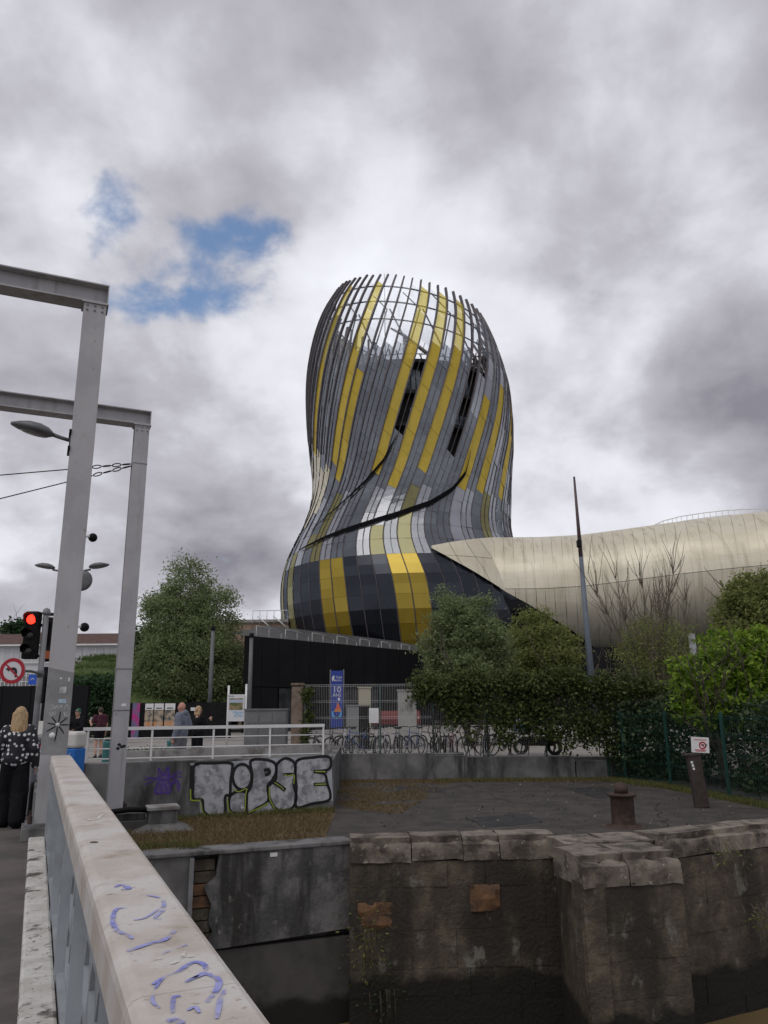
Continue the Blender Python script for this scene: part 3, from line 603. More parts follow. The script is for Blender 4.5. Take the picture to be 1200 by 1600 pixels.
# the cream roof patch that flows off the tower's right flank
def diag(x): return 16.6 - .60 * (x - 4.6)
def in_roof_patch(p): return p.x > 4.6 and p.z > diag(p.x) + .3 and p.z < 16.9 + .25 * (p.x - 4.6)
panels = []
for k in range(-NC // 2, NC // 2):
    uc = k * DU
    for j in range(len(ZE) - 1):
        z0, z1 = ZE[j], ZE[j + 1]; zm = (z0 + z1) / 2
        a = (uc + tw(zm) + math.pi) % (2 * math.pi) - math.pi
        c = tpos(uc, zm)
        if abs(a) > R(100) and zm < 40: kind = 'cream' if a < 0 or zm < 20 else 'grey'
        elif a < cream_bound(zm): kind = 'cream'
        elif k in GOLD_T and zm > 23.5 and GOLD_T[k][0] < zm < GOLD_T[k][1]: kind = 'goldc' if zm > 39.6 else 'gold'
        elif k in GOLD_B and zm <= 23.5 and GOLD_B[k][0] < zm < GOLD_B[k][1]: kind = 'goldb' if zm < 15.5 and k > -6 else 'ochre'
        elif zm > 39.6: kind = 'clear'
        elif zm > 24.5: kind = 'grey' if a < R(32) or k % 3 == 0 else 'light'
        elif zm > 16.2: kind = ('grey', 'light', 'light', 'grey', 'ochre', 'light', 'grey')[k % 7]
        else: kind = 'dark'
        if (k == 6 and 27.4 < zm < 39.6) or (k == 1 and 29.6 < zm < 39.6) or (k == 7 and 36.5 < zm < 39.6): continue   # open slots
        sh = .45 * min(1, max(0, (zm - 19) / 8))
        gap = .06 / float(np.interp(zm, _zz, _rr))
        v = []; gz_ = .014 if zm > 24 else .010
        tilt = random.uniform(.02, .12) if zm > 18 else .04
        for (zz, ii) in ((zcol(uc, z0) + gz_, 0), (zcol(uc, zm), 1), (zcol(uc, z1) - gz_, 2)):
            for t in (-1, 1):
                ss = .45 * min(1, max(0, (zz - 19) / 8))
                v.append(tpos(uc + t * (DU / 2 - gap), zz - ss * t, .10 + (tilt if t > 0 else 0)))
        fs = [(0, 1, 3, 2), (2, 3, 5, 4)]
        nrm = (v[1] - v[0]).cross(v[2] - v[0]); area = .5 * nrm.length * 2
        vis = -nrm.normalized().dot((c - Vector((0, 0, CZ))).normalized()) * area
        vis *= 1 if not (in_roof_patch(c)) else 0
        if zm < 9: vis *= .2
        panels.append((vis, v, fs, kind))
panels.sort(key=lambda t: -t[0])
PM = {'clear': g_clear, 'grey': g_grey, 'light': g_light, 'dark': g_dark, 'gold': g_gold, 'goldc': g_goldc, 'goldb': g_goldb, 'ochre': g_ochre, 'cream': m_cream}
PN = {'clear': 'clear_glass_panel', 'grey': 'grey_glass_panel', 'light': 'silver_glass_panel', 'dark': 'dark_glass_panel', 'gold': 'gold_panel', 'goldc': 'gold_panel', 'goldb': 'gold_panel', 'ochre': 'ochre_panel', 'cream': 'cream_panel'}
rest = {}
for n_, (vis, v, fs, kind) in enumerate(panels):
    if n_ < 420 and vis > 0: MB().add([tl(p) for p in v], fs).build(PN[kind], PM[kind], tower)
    else: rest.setdefault(kind, MB()).add([tl(p) for p in v], fs)
for kind, mb in rest.items():
    o = mb.build(PN[kind] + 's_beyond', PM[kind], tower); o['kind'] = 'stuff'
# ribs between the strips; they run past the glass as free tips
for k in range(NC):
    u = (k + .5) * DU - math.pi
    a_mid = (u + tw(45) + math.pi) % (2 * math.pi) - math.pi
    zt = rim(u + tw(48)) + random.uniform(-.12, .12)
    zs = [7 + 17 * i / 13 for i in range(13)] + [24 + (zt - 24) * i / 26 for i in range(27)]; nz_ = len(zs)
    an_ = lambda z: (u + tw(z) + math.pi) % (2 * math.pi) - math.pi
    bad = [i for i, z in enumerate(zs) if z < 34 and an_(z) < cream_bound(z) + .02]
    if bad: zs = zs[max(bad) + 1:]; nz_ = len(zs)      # ribs stop where the cream skin begins
    mb = MB(); vs = []
    for z in zs:
        f_ = min(1, max(0, (z - 17) / 24)); hw = .03 + .06 * f_; out = .15 + .11 * f_
        c_, s_ = tpos(u, z, 0), tpos(u + .01, z, 0); t_ = (s_ - c_).normalized(); o_ = Vector((t_.y, -t_.x, 0))
        for (dx, dy) in ((-hw, -.05), (hw, -.05), (hw, out), (-hw, out)): vs.append(tl(c_ + t_ * dx + o_ * dy))
    fs = [(4 * i + q_, 4 * i + (q_ + 1) % 4, 4 * i + 4 + (q_ + 1) % 4, 4 * i + 4 + q_) for i in range(nz_ - 1) for q_ in range(4)] + [(0, 1, 2, 3), tuple(4 * nz_ - q_ for q_ in (1, 2, 3, 4))]
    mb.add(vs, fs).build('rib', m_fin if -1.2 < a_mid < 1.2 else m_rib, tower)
# a thinner mullion down the middle of each grey strip
for k in range(-NC // 2, NC // 2):
    if k in GOLD_T: continue
    u = k * DU; a_mid = (u + tw(36) + math.pi) % (2 * math.pi) - math.pi
    if abs(a_mid) > R(105): continue
    zs = [16.2 + (39.6 - 16.2) * i / 22 for i in range(23)]
    bad = [i for i, z in enumerate(zs) if z < 34 and (u + tw(z) + math.pi) % (2 * math.pi) - math.pi < cream_bound(z) + .02]; zs = zs[(max(bad) + 1) if bad else 0:]; vs = []
    for z in zs:
        zq = zcol(u, min(z, 48.4)); c_, s_ = tpos(u, zq, .05), tpos(u + .01, zq, .05); t_ = (s_ - c_).normalized(); o_ = Vector((t_.y, -t_.x, 0))
        for (dx, dy) in ((-.03, -.03), (.03, -.03), (.03, .12), (-.03, .12)): vs.append(tl(c_ + t_ * dx + o_ * dy))
    MB().add(vs, [(4 * i + q_, 4 * i + (q_ + 1) % 4, 4 * i + 4 + (q_ + 1) % 4, 4 * i + 4 + q_) for i in range(len(zs) - 1) for q_ in range(4)]).build('mullion', m_rib, tower)
# dark core behind the glass, slabs, windows, belvedere edge
core = MB(); zs = [5, 8, 12, 16, 20, 23, 26, 30, 35, 38.2]
vs = [tl(tpos(2 * math.pi * i / 40, z, -1.7 if z < 24 else -2.3)) for z in zs for i in range(40)]
core.add(vs, [(j * 40 + i, j * 40 + (i + 1) % 40, (j + 1) * 40 + (i + 1) % 40, (j + 1) * 40 + i) for j in range(len(zs) - 1) for i in range(40)] + [tuple(range(360, 400))], True)
core.build('core', m_dark_int, tower)
m_win = M('core_window', (.32, .40, .46), (.14, .18, .22), .15, scale=.9, spec=.6)
m_slab = M('slab_edge', (.20, .205, .22), None, .6)
for z in (27.0, 30.8, 34.4, 38.0):
    MB().add([tl(tpos(2 * math.pi * i / 60 - tw(z), zz, -of)) for of, zz in ((2.25, z - .2), (.9, z - .2), (.9, z + .2), (2.25, z + .2)) for i in range(60)],
             [(q_ * 60 + i, q_ * 60 + (i + 1) % 60, (q_ + 1) * 60 + (i + 1) % 60, (q_ + 1) * 60 + i) for q_ in range(3) for i in range(60)]).build('floor_slab', m_slab if z > 38 else m_dark_int, tower)
for a0, a1, z0, z1 in ((-24, -6, 35.0, 37.6), (-60, -40, 32, 33.4), (20, 40, 34.6, 37), (-10, 6, 35.0, 37.4), (-26, -12, 31, 32.4), (0, 14, 28, 29.6), (24, 38, 30.9, 32.6), (45, 62, 35, 36.6), (-2, 8, 31, 33)):
    n_ = max(2, int((a1 - a0) / 3.2))
    for i in range(n_):
        w0, w1 = R(a0 + (a1 - a0) * i / n_ + .3), R(a0 + (a1 - a0) * (i + 1) / n_ - .3)
        MB().add([tl(tpos(w0 - tw(z0), z0, -2.1)), tl(tpos(w1 - tw(z0), z0, -2.1)), tl(tpos(w1 - tw(z1), z1, -2.1)), tl(tpos(w0 - tw(z1), z1, -2.1))], [(0, 1, 2, 3)]).build('core_window', m_win, tower)
def ring(z, off, rad, name, mat, n=60): 
    pts = [tl(tpos(2 * math.pi * i / n - tw(z), z, off)) for i in range(n + 1)]; return MB().tube(pts, rad, 6, cap=False).build(name, mat, tower)
for q_, rr_ in ((-1.7, .09), (-4.1, .09), (-6.6, .08)):
    MB().tube([tl(tpos(2 * math.pi * i / 60 - tw(rim(2 * math.pi * i / 60) + q_), rim(2 * math.pi * i / 60) + q_, -.25)) for i in range(61)], rr_, 6, cap=False).build('ring_beam', m_fin, tower)
ring(39.4, -2.1, .06, 'belvedere_handrail', m_white); ring(38.3, -1.9, .16, 'belvedere_edge', m_galv)
for i in range(18):
    a = 2 * math.pi * i / 18
    p0, p1, p2 = tpos(a - tw(39.7), 39.7, -1.0), tpos(a + .16 - tw(44.6), 44.6, -.5), tpos(a - .16 - tw(44.6), 44.6, -.5)
    MB().tube([tl(p0), tl(p1)], .09, 6).build('brace', m_galv, tower); MB().tube([tl(p0), tl(p2)], .09, 6).build('brace', m_galv, tower)
    p3 = tpos(a - tw(47), 47, -.5); MB().tube([tl(p1), tl(p3)], .07, 6).build('brace', m_galv, tower)
MB().tube([tl(Vector((2.6, 84, 37.5))), tl(Vector((2.6, 84, 44.6)))], .18, 8).build('roof_mast', m_galv, tower)
MB().tube([tl(Vector((1.0, 82, 44.6))), tl(Vector((2.6, 84, 44.7))), tl(Vector((5.6, 82, 41)))], [.12, .2, .25], 8).build('cleaning_crane', m_galv, tower)
MB().tube([tl(Vector((.3, 82, 40))), tl(Vector((.3, 82, 51.8)))], [.06, .02], 5).build('antenna', m_fin, tower)
# the dark swooping slit round the neck
def slit(path, w0, off=.32):
    mb = MB(); vs = []; n_ = len(path)
    for i, (a, z) in enumerate(path):
        w = w0 * (.25 + .75 * math.sin(math.pi * min(i / (n_ * .7), 1) * .5 + (.0 if i < n_ * .7 else (i - n_ * .7) / (n_ * .3) * math.pi / 2)))
        for dz in (-w / 2, w / 2): vs.append(tl(tpos(R(a) - tw(z + dz), z + dz, off)))
    mb.add(vs, [(2 * i, 2 * i + 2, 2 * i + 3, 2 * i + 1) for i in range(n_ - 1)], True); return mb
def apath(pts, n=40):
    xs = [p[0] for p in pts]; t = np.linspace(0, 1, len(pts)); tt = np.linspace(0, 1, n); return list(zip(np.interp(tt, t, xs), np.interp(tt, t, [p[1] for p in pts])))
slit(apath([(-56, 17.9), (-48, 18.2), (-36, 18.8), (-20, 19.6), (-4, 20.6), (10, 21.8), (20, 23.4), (27, 25.4), (30, 28)]), .62).build('slit', m_matte, tower)
slit(apath([(-52, 20.0), (-38, 22.2), (-26, 24.4), (-16, 26.6), (-9, 29.2)]), .42).build('slit', m_matte, tower)

# cream roof: the tail of the building and the patch on the tower's flank, panel by panel
def panelise(vs, nu, nv, ku, kv, keep, name, mat, parent, org, shrink=.03, closed_v=False):
    """grid (nu x nv) of points -> groups of ku x kv cells, each its own object, cut where keep() fails"""
    cnt = 0
    for iu in range(0, nu - 1, ku):
        for iv in range(0, nv - 1, kv):
            bm = bmesh.new(); cache = {}
            def V(a, b):
                if (a, b) not in cache: cache[(a, b)] = bm.verts.new(vs[a][b])
                return cache[(a, b)]
            for a in range(iu, min(iu + ku, nu - 1)):
                for b in range(iv, min(iv + kv, nv - 1)):
                    bm.faces.new((V(a, b), V(a + 1, b), V(a + 1, b + 1), V(a, b + 1)))
            for co, no in keep:
                g = bm.verts[:] + bm.edges[:] + bm.faces[:]
                if bm.faces: bmesh.ops.bisect_plane(bm, geom=g, plane_co=co, plane_no=no, clear_inner=True)
            if len(bm.faces) == 0: bm.free(); continue
            cen = Vector((0, 0, 0))
            for v in bm.verts: cen += v.co
            cen /= len(bm.verts)
            for v in bm.verts:
                if v.is_boundary:
                    d_ = cen - v.co; v.co += d_ * min(shrink / max(d_.length, .01), .3)
            bmesh.ops.translate(bm, verts=bm.verts[:], vec=-org)
            for f in bm.faces: f.smooth = True
            me = bpy.data.meshes.new(name); bm.to_mesh(me); bm.free(); link(name, me, mat, parent); cnt += 1
    return cnt
SP = [(5, 83.2), (9, 82.6), (13, 82), (17, 81.3), (21, 80.4), (25, 79.4), (29, 78.2), (33, 76.8), (37, 75.2), (42, 72.8), (48, 69.6), (56, 64.8), (66, 58)]
HZ = [6.4, 6.6, 6.65, 6.6, 6.5, 6.5, 6.5, 6.5, 6.5, 6.5, 6.5, 6.5, 6.5]
ZC = [12.6, 12.6, 12.6, 12.5, 12.6, 12.9, 13.2, 13.4, 13.5, 13.5, 13.4, 13.2, 13]
HY = [7.4, 7.8, 8, 8, 8, 8, 8.2, 8.4, 8.6, 8.8, 9, 9, 9]
def tail_ring(t, off=0, nph=36):
    i = np.arange(len(SP)); f = lambda a: float(np.interp(t, i, a))
    x, y, hz, z_, hy = f([p[0] for p in SP]), f([p[1] for p in SP]), f(HZ), f(ZC), f(HY)
    x2, y2 = float(np.interp(t + .3, i, [p[0] for p in SP])), float(np.interp(t + .3, i, [p[1] for p in SP])); x1, y1 = float(np.interp(t - .3, i, [p[0] for p in SP])), float(np.interp(t - .3, i, [p[1] for p in SP]))
    d_ = Vector((x2 - x1, y2 - y1, 0)).normalized(); s_ = Vector((d_.y, -d_.x, 0))      # towards the viewer
    out = []
    for k in range(nph + 1):
        ph = 2 * math.pi * k / nph
        out.append(Vector((x, y, z_)) + s_ * (hy + off) * math.cos(ph) + Vector((0, 0, (hz + off) * math.sin(ph))))
    return out
tail = thing('museum_gallery_wing', 'long curving cream metal wing running right from the tower', 'building', (30, 78, 0)); TAO = Vector((30, 78, 0))
NT = 49; ts = np.linspace(0, 12, NT)
MB().add([p - TAO for t in ts for p in tail_ring(t, -.12)[:-1]], [(a * 36 + b, (a + 1) * 36 + b, (a + 1) * 36 + (b + 1) % 36, a * 36 + (b + 1) % 36) for a in range(NT - 1) for b in range(36)], True).build('inner_shell', m_dark_int, tail)
grid = [tail_ring(t) for t in ts]
# roll the ring start so panel rows break at sensible heights
def roll(g, k): return [r_[:-1][k:] + r_[:-1][:k] + [r_[:-1][k]] for r_ in g]
grid = roll(grid, -9 % 36)
dco, dno = Vector((4.6, 75, diag(4.6))), Vector((.60, 0, 1)).normalized()
panelise(grid, NT, 37, 1, 9, [(dco, dno)], 'cladding_panel', m_cream, tail, TAO)
panelise(grid, 26, 37, 2, 12, [(dco, -dno)], 'dark_glass_panel', g_dark, tail, TAO)
# patch on the flank of the tower
ug = [R(a) for a in range(-16, 112, 4)]
pg = [[tpos(u - tw(z), z, .42 + .02 * min(max(0, u), 1)) for z in np.linspace(6.5, 20.5, 13)] for u in ug]
upco, upno = Vector((4.6, 75, 16.9)), Vector((.25, 0, -1)).normalized()
panelise(pg, len(ug), 13, 2, 4, [(dco, dno), (upco, upno), (Vector((4.6, 75, 0)), Vector((1, 0, 0)))], 'cladding_panel', m_cream, tail, TAO)
# handrail on top of the wing
hr = thing('roof_handrail', 'thin white handrail on the crest of the cream wing', 'railing', (34, 77, 20))
tp = [Vector((p[0], p[1], z)) for p, z in zip([(27.0, 76.6), (28.4, 76.0), (30, 75.4), (32, 74.6), (34, 73.6), (36, 72.6), (37.6, 71.8)], [19.1, 19.7, 20.0, 20.15, 20.15, 20.0, 19.7])]
HO = Vector((34, 77, 20))
MB().tube([p - HO for p in tp], .045, 6).build('top_rail', m_white, hr); MB().tube([p - HO - Vector((0, 0, .5)) for p in tp], .03, 6).build('mid_rail', m_white, hr)
for i in range(25):
    t = i / 24 * (len(tp) - 1); a = min(int(t), len(tp) - 2); p = tp[a].lerp(tp[a + 1], t - a); MB().tube([p - HO, p - HO - Vector((0, 0, 1.5))], .035, 5).build('post', m_white, hr)

# ------------------------------------------------------------------ black podium with its stair rail
pod = thing('black_podium_hall', 'long black entrance hall under the glass tower', 'building', (0, 70, 0)); PO = Vector((0, 70, 0))
PP = [Vector((-9.6, 53, 0)), Vector((3.2, 70.5, 0)), Vector((24, 66, 0)), Vector((60, 50, 0))]
PT = 6.45
MB().prism([(p.x - PO.x, p.y - PO.y) for p in (PP[0] + Vector((.1, .3, 0)), PP[1] + Vector((0, .3, 0)), PP[2] + Vector((0, .3, 0)), PP[3] + Vector((0, .3, 0)), Vector((70, 100, 0)), Vector((-16, 100, 0)))], 0, PT - .05).build('hall_body', m_black, pod)
for (a, b, w) in ((PP[0], PP[1], 1.55), (PP[1], PP[2], 2.2), (PP[2], PP[3], 3)):
    d_ = b - a; n_ = max(1, int(d_.length / w)); 
    for i in range(n_):
        p0, p1 = a + d_ * (i / n_), a + d_ * ((i + 1) / n_); e_ = d_.normalized() * .02
        for z0, z1 in ((0.0, 3.0), (3.03, PT)):
            if a is PP[0] and z0 == 0 and i in (2, 3, 6, 7, 8, 11): continue
            MB().bar(p0 + e_ - PO + Vector((0, 0, (z0 + z1) / 2)), p1 - e_ - PO + Vector((0, 0, (z0 + z1) / 2)), .08, z1 - z0 - .03).build('cladding_panel', m_blackclad, pod)
m_doorglass = M('door_glass', (.03, .033, .036), (.06, .062, .065), .12, scale=1.2, spec=.6)
d_ = PP[1] - PP[0]
for i in (2, 3, 6, 7, 8, 11):
    p0, p1 = PP[0] + d_ * (i / 13), PP[0] + d_ * ((i + 1) / 13); sh_ = Vector((.1, .14, 0)) * 1.0
    MB().bar(p0 - PO + sh_ + Vector((0, 0, 1.5)), p1 - PO + sh_ + Vector((0, 0, 1.5)), .04, 2.9).build('glass_door', m_doorglass, pod)
m_reveal = M('grey_soffit', (.05, .05, .052), (.07, .07, .072), .7, scale=1)
MB().add([Vector(p) - PO for p in ((-9.2, 55, PT), (3.3, 71.6, PT + .0), (3.0, 73.6, PT + .95), (-11.0, 72, PT + 2.6), (-12, 60, PT + .8))], [(0, 1, 2, 3, 4)]).build('sloped_apron', m_reveal, pod)
st = thing('podium_stair_rail', 'white tube handrail stepping down along the black hall roof', 'railing', PP[0])
def stp(t, z): p = PP[0].lerp(PP[1], t); return p - PP[0] + Vector((.25, .35, PT + z))
prev = None; drop = 0
for i in range(7):
    a, b = .03 + i * .135, .03 + i * .135 + .115; h0 = .72 - .04 * i
    MB().tube([stp(a, h0), stp((a + b) / 2, h0 - .06), stp(b, h0 - .30)], .03, 6).build('rail', m_galv, st)
    for t, hh in ((a, h0), ((a + b) / 2, h0 - .06), (b, h0 - .30)): MB().tube([stp(t, -.4), stp(t, hh)], .03, 6).build('post', m_galv, st)
tb = thing('brown_terrace_block', 'small brown slatted terrace block left of the tower base', 'building', (-13, 86, 0))
MB().box((0, 0, 5.2), (12, 8, 10.4)).build('wall', M('brown_cladding', (.20, .145, .10), (.26, .19, .14), .7, scale=.8), tb)
MB().box((0, 0, 10.55), (12.4, 8.4, .3)).build('roof', m_conc_lt, tb)
for i in range(12): MB().box((-5.7 + i * 1.03, -4.06, 9.2), (.94, .08, 1.7)).build('slat_panel', M('brown_slat', (.24, .165, .12), (.3, .2, .15), .7) if i == 0 else bpy.data.materials['brown_slat'], tb)
for i in range(9):
    MB().tube([(-1 + i * .75, -4.5, 10.2), (-1 + i * .75, -4.5, 11.6)], .04, 5).build('rail_post', m_white, tb)
MB().tube([(-1, -4.5, 11.6), (5.0, -4.5, 11.6)], .045, 5).build('rail', m_white, tb)
for i in range(4): MB().tube([(-.5 + i * 1.7, -4.6, 11.0), (1.2 + i * 1.7, -4.6, 9.6)], .07, 5).build('stair_rail', m_white, tb)

# ------------------------------------------------------------------ vegetation
def leaf_mesh(name, C, size, mat, parent, aspect=1.8, droop=0., seed=1, fold=True):
    """C: (n,3) leaf centres; each leaf is a folded diamond of four points, its own island"""
    r = np.random.default_rng(seed); n = len(C); C = np.asarray(C)
    d = r.normal(size=(n, 3)); d[:, 2] = d[:, 2] * .7 - droop; d /= np.linalg.norm(d, axis=1)[:, None]
    b = r.normal(size=(n, 3)); s = np.cross(d, b); s /= np.linalg.norm(s, axis=1)[:, None]
    nn = np.cross(d, s)
    L = (size * r.uniform(.6, 1.35, n))[:, None]; W = L / aspect
    V = np.empty((n, 4, 3)); V[:, 0] = C - d * L / 2; V[:, 2] = C + d * L / 2
    V[:, 1] = C + s * W / 2 + nn * W * .18; V[:, 3] = C - s * W / 2 + nn * W * .18
    return fast_mesh(name, V.reshape(-1, 3), np.arange(4 * n).reshape(n, 4), mat, parent)
def crown_points(ells, ncl, per, cr_, seed, shell=.45):
    r = np.random.default_rng(seed); vol = np.array([e[1][0] * e[1][1] * e[1][2] for e in ells]); pr = vol / vol.sum(); out = []
    for k in range(ncl):
        c, rad = ells[r.choice(len(ells), p=pr)]
        d = r.normal(size=3); d /= np.linalg.norm(d); q_ = r.uniform(shell ** 3, 1) ** (1 / 3)
        cc = np.array(c) + d * np.array(rad) * q_
        m = int(per * r.uniform(.5, 1.5)); out.append(cc + r.normal(size=(m, 3)) * cr_ * r.uniform(.6, 1.3) * np.array([1, 1, .75]))
    return np.vstack(out)
def limb(mb, p, d, L, r0, depth, rr, n=6, up=.15, spread=.55):
    pts = [Vector(p)]; dd = Vector(d).normalized()
    for i in range(4):
        dd = (dd + Vector((rr.gauss(0, .12), rr.gauss(0, .12), rr.gauss(0, .08) + up * .3))).normalized(); pts.append(pts[-1] + dd * L / 4)
    mb.tube(pts, [r0 * (1 - .14 * i) for i in range(5)], n)
    if depth > 0:
        for k in range(rr.choice((2, 3, 3))):
            i = rr.choice((2, 3, 4)); d2 = (dd + Vector((rr.gauss(0, spread), rr.gauss(0, spread), rr.uniform(-.1, .5)))).normalized()
            limb(mb, pts[i], d2, L * rr.uniform(.55, .8), r0 * .5, depth - 1, rr, max(4, n - 1), up, spread)
def tree(name, label, base, trunk_h, r0, ells, ncl, per, cr_, leaf, mat, seed, droop=0., aspect=1.8, group=None, depth=3, stems=1, shell=.45):
    t = thing(name, label, 'tree', base, 0, group); rr = random.Random(seed); mb = MB()
    for k in range(stems):
        d = Vector((rr.gauss(0, .15 + .1 * (stems > 1)), rr.gauss(0, .15), 1)); limb(mb, (rr.gauss(0, .15) * (stems > 1), rr.gauss(0, .15) * (stems > 1), -.2), d, trunk_h, r0, depth, rr, 8)
    mb.build('trunk', m_bark, t)
    leaf_mesh('crown', crown_points(ells, ncl, per, cr_, seed, shell), leaf, mat, t, aspect, droop, seed); return t
def P3(px, py, Y): p = at(px, py, Y); return p
# big tree left, behind the poster hoarding
b = Vector((-16.8, 58, 0))
def el(px, py, wpx, hpx, Y, base, dy=None):       # ellipsoid lobe measured in the photo, at depth Y
    c = at(px, py, Y); s_ = (Y * math.cos(PITCH) + (c.z - CZ) * math.sin(PITCH)) / FPX
    return ((c.x - base.x, Y - base.y, c.z - base.z), (wpx * s_, dy or (wpx * s_), hpx * s_))
b = at(300, 1140, 56); b = Vector((b.x, 56, 0))
tree('poplar_tree', 'big dense grey green tree left of the black hall', b, 4.4, .30,
     [el(295, 930, 38, 55, 56, b), el(275, 970, 52, 62, 56, b), el(335, 960, 34, 48, 56, b), el(300, 1030, 78, 75, 56, b), el(250, 1060, 40, 60, 56, b), el(350, 1065, 36, 50, 55, b), el(290, 890, 18, 22, 56, b)],
     800, 100, .40, .22, l_willow, 3, droop=.5, aspect=2.6)
b = at(225, 1120, 62); b = Vector((b.x, 62, 0))
tree('dark_tree', 'dark shaded tree right behind the second grey gantry post', b, 5, .25, [el(235, 1040, 30, 62, 62, b), el(222, 1075, 30, 45, 62, b), el(375, 1085, 14, 40, 60, b)], 260, 60, .5, .34, l_dark, 4, droop=.3)
b = at(728, 1075, 34); b = Vector((b.x, 34, 0))
tree('young_willow', 'rounded grey green tree in front of the black glass base', b, 2.6, .12,
     [el(715, 975, 42, 40, 34, b), el(740, 1000, 55, 45, 34, b), el(690, 1020, 36, 38, 34, b), el(775, 1025, 28, 38, 34, b), el(730, 1045, 66, 30, 34, b), el(700, 940, 18, 20, 34, b), el(752, 950, 16, 18, 34, b)],
     430, 85, .20, .17, l_willow, 5, droop=.35, aspect=3.0, stems=3)
b = at(850, 1075, 37); b = Vector((b.x, 37, 0))
tree('olive_tree', 'olive green feathery tree between the rounded tree and lamp mast', b, 2.6, .11,
     [el(835, 985, 34, 34, 37, b), el(850, 1020, 50, 42, 37, b), el(815, 1010, 24, 34, 37, b), el(885, 1015, 26, 38, 37, b), el(845, 1055, 52, 24, 37, b)],
     340, 80, .22, .17, l_olive, 6, droop=.3, aspect=3.0, stems=3)
b = at(1165, 1060, 36); b = Vector((b.x, 36, 0))
tree('broad_tree', 'dark olive tree at the right picture edge below the cream wing', b, 4, .2,
     [el(1180, 930, 40, 42, 36, b), el(1165, 975, 48, 50, 36, b), el(1200, 985, 46, 60, 36, b), el(1150, 1020, 44, 40, 36, b), el(1230, 950, 50, 70, 36, b)],
     430, 80, .24, .19, l_olive, 8, droop=.25, aspect=2.2, stems=2)
# half bare willow
b = at(1025, 1085, 31); b = Vector((b.x, 31, 0)); bare = thing('half_bare_willow', 'half bare willow with upright brown twigs against the cream wing', 'tree', b)
mb = MB(); rr = random.Random(12)
for k in range(13):
    a = rr.uniform(0, 6.28); sp = rr.uniform(.05, .30); d = Vector((math.cos(a) * sp, math.sin(a) * sp, 1)).normalized(); p = Vector((0, 0, -.1)); L = rr.uniform(5.2, 7.6); pts = [p]; dd = d.copy()
    for i in range(8):
        dd = (dd + Vector((rr.gauss(0, .09), rr.gauss(0, .09), .10))).normalized(); pts.append(pts[-1] + dd * L / 8)
    mb.tube(pts, [.06 * (1 - i / 9.5) for i in range(9)], 6)
    for j in range(30):
        i = rr.randint(2, 8); p0 = pts[i]; d2 = (dd + Vector((rr.gauss(0, .38), rr.gauss(0, .38), .25))).normalized(); q_ = [p0]; L2 = rr.uniform(.8, 1.9)
        for _ in range(5): d2 = (d2 + Vector((rr.gauss(0, .13), rr.gauss(0, .13), .12))).normalized(); q_.append(q_[-1] + d2 * L2 / 5)
        mb.tube(q_, [.016, .014, .012, .010, .008, .005], 4, cap=False)
for k in range(7):
    a = rr.choice((rr.uniform(2.4, 3.9), rr.uniform(-.5, .6))); q_ = [Vector((0, 0, .5))]; d2 = Vector((math.cos(a), math.sin(a) * .5, .45)).normalized(); L2 = rr.uniform(2, 3.4)
    for _ in range(6): d2 = (d2 + Vector((rr.gauss(0, .1), rr.gauss(0, .1), .03))).normalized(); q_.append(q_[-1] + d2 * L2 / 6)
    mb.tube(q_, [.04, .034, .028, .022, .016, .012, .006], 5, cap=False)
mb.build('branches', M('willow_twigs', (.10, .085, .065), (.16, .135, .105), .9, scale=9), bare)
leaf_mesh('crown', crown_points([el(1030, 1010, 58, 46, 31, b), el(1000, 1040, 44, 36, 31, b), el(1065, 1035, 36, 44, 31, b)], 110, 60, .30, 9, .2), .13, l_olive, bare, 3.2, .3, 9)
# bright young tree on the right, nearer
b = at(1130, 1235, 21.5); b = Vector((b.x + .6, 22.5, -.6))
tree('lime_leaved_tree', 'bright lime green young tree above the dark fence', b, 2.6, .06,
     [el(1150, 1030, 46, 44, 22.5, b), el(1100, 1060, 46, 40, 22.5, b), el(1185, 1010, 26, 34, 22.5, b), el(1120, 1110, 60, 34, 22.5, b), el(1180, 1090, 40, 50, 22.5, b), el(1068, 1055, 20, 30, 22.5, b), el(1105, 1005, 14, 18, 22.5, b), el(1215, 1050, 40, 70, 22.5, b)],
     400, 40, .13, .155, l_lime, 10, droop=.25, aspect=1.7, stems=4)
# ivy on the fence, brambles behind the green fence
def hedge_points(boxes, n, seed, cr_=.12, per=30):
    r = np.random.default_rng(seed); vol = np.array([(b_[1] - b_[0]) * (b_[5] - b_[4]) + .3 for b_ in boxes]); pr = vol / vol.sum(); out = []
    for k in range(n):
        x0, x1, y0, y1, z0, z1 = boxes[r.choice(len(boxes), p=pr)]
        c = np.array([r.uniform(x0, x1), y0 + (y1 - y0) * (r.random() ** 1.6), r.uniform(z0, z1)])
        if r.random() < .25: c[2] = z1 + r.normal() * .06
        out.append(c + r.normal(size=(int(per * r.uniform(.5, 1.5)), 3)) * cr_)
    return np.vstack(out)
FY = 25.5
def fx(px, Y=FY): return at(px, 1100, Y).x
def fz(py, px=750, Y=FY): return at(px, py, Y).z
iv = thing('ivy_hedge', 'thick dark ivy smothering the fence and hanging over its top', 'ivy', (4, FY, 0))
bx_ = []
for (p0, p1, y0, y1) in ((640, 680, 1066, 1090), (655, 720, 1072, 1100), (690, 760, 1072, 1118), (700, 740, 1100, 1150), (750, 830, 1070, 1135), (800, 870, 1072, 1150), (775, 800, 1120, 1160), (840, 935, 1070, 1150), (905, 960, 1075, 1172), (935, 1050, 1080, 1195), (870, 900, 1140, 1172)):
    bx_.append((fx(p0) - 4, fx(p1) - 4, -.45, .35, fz(y1, p0), fz(y0, p0)))
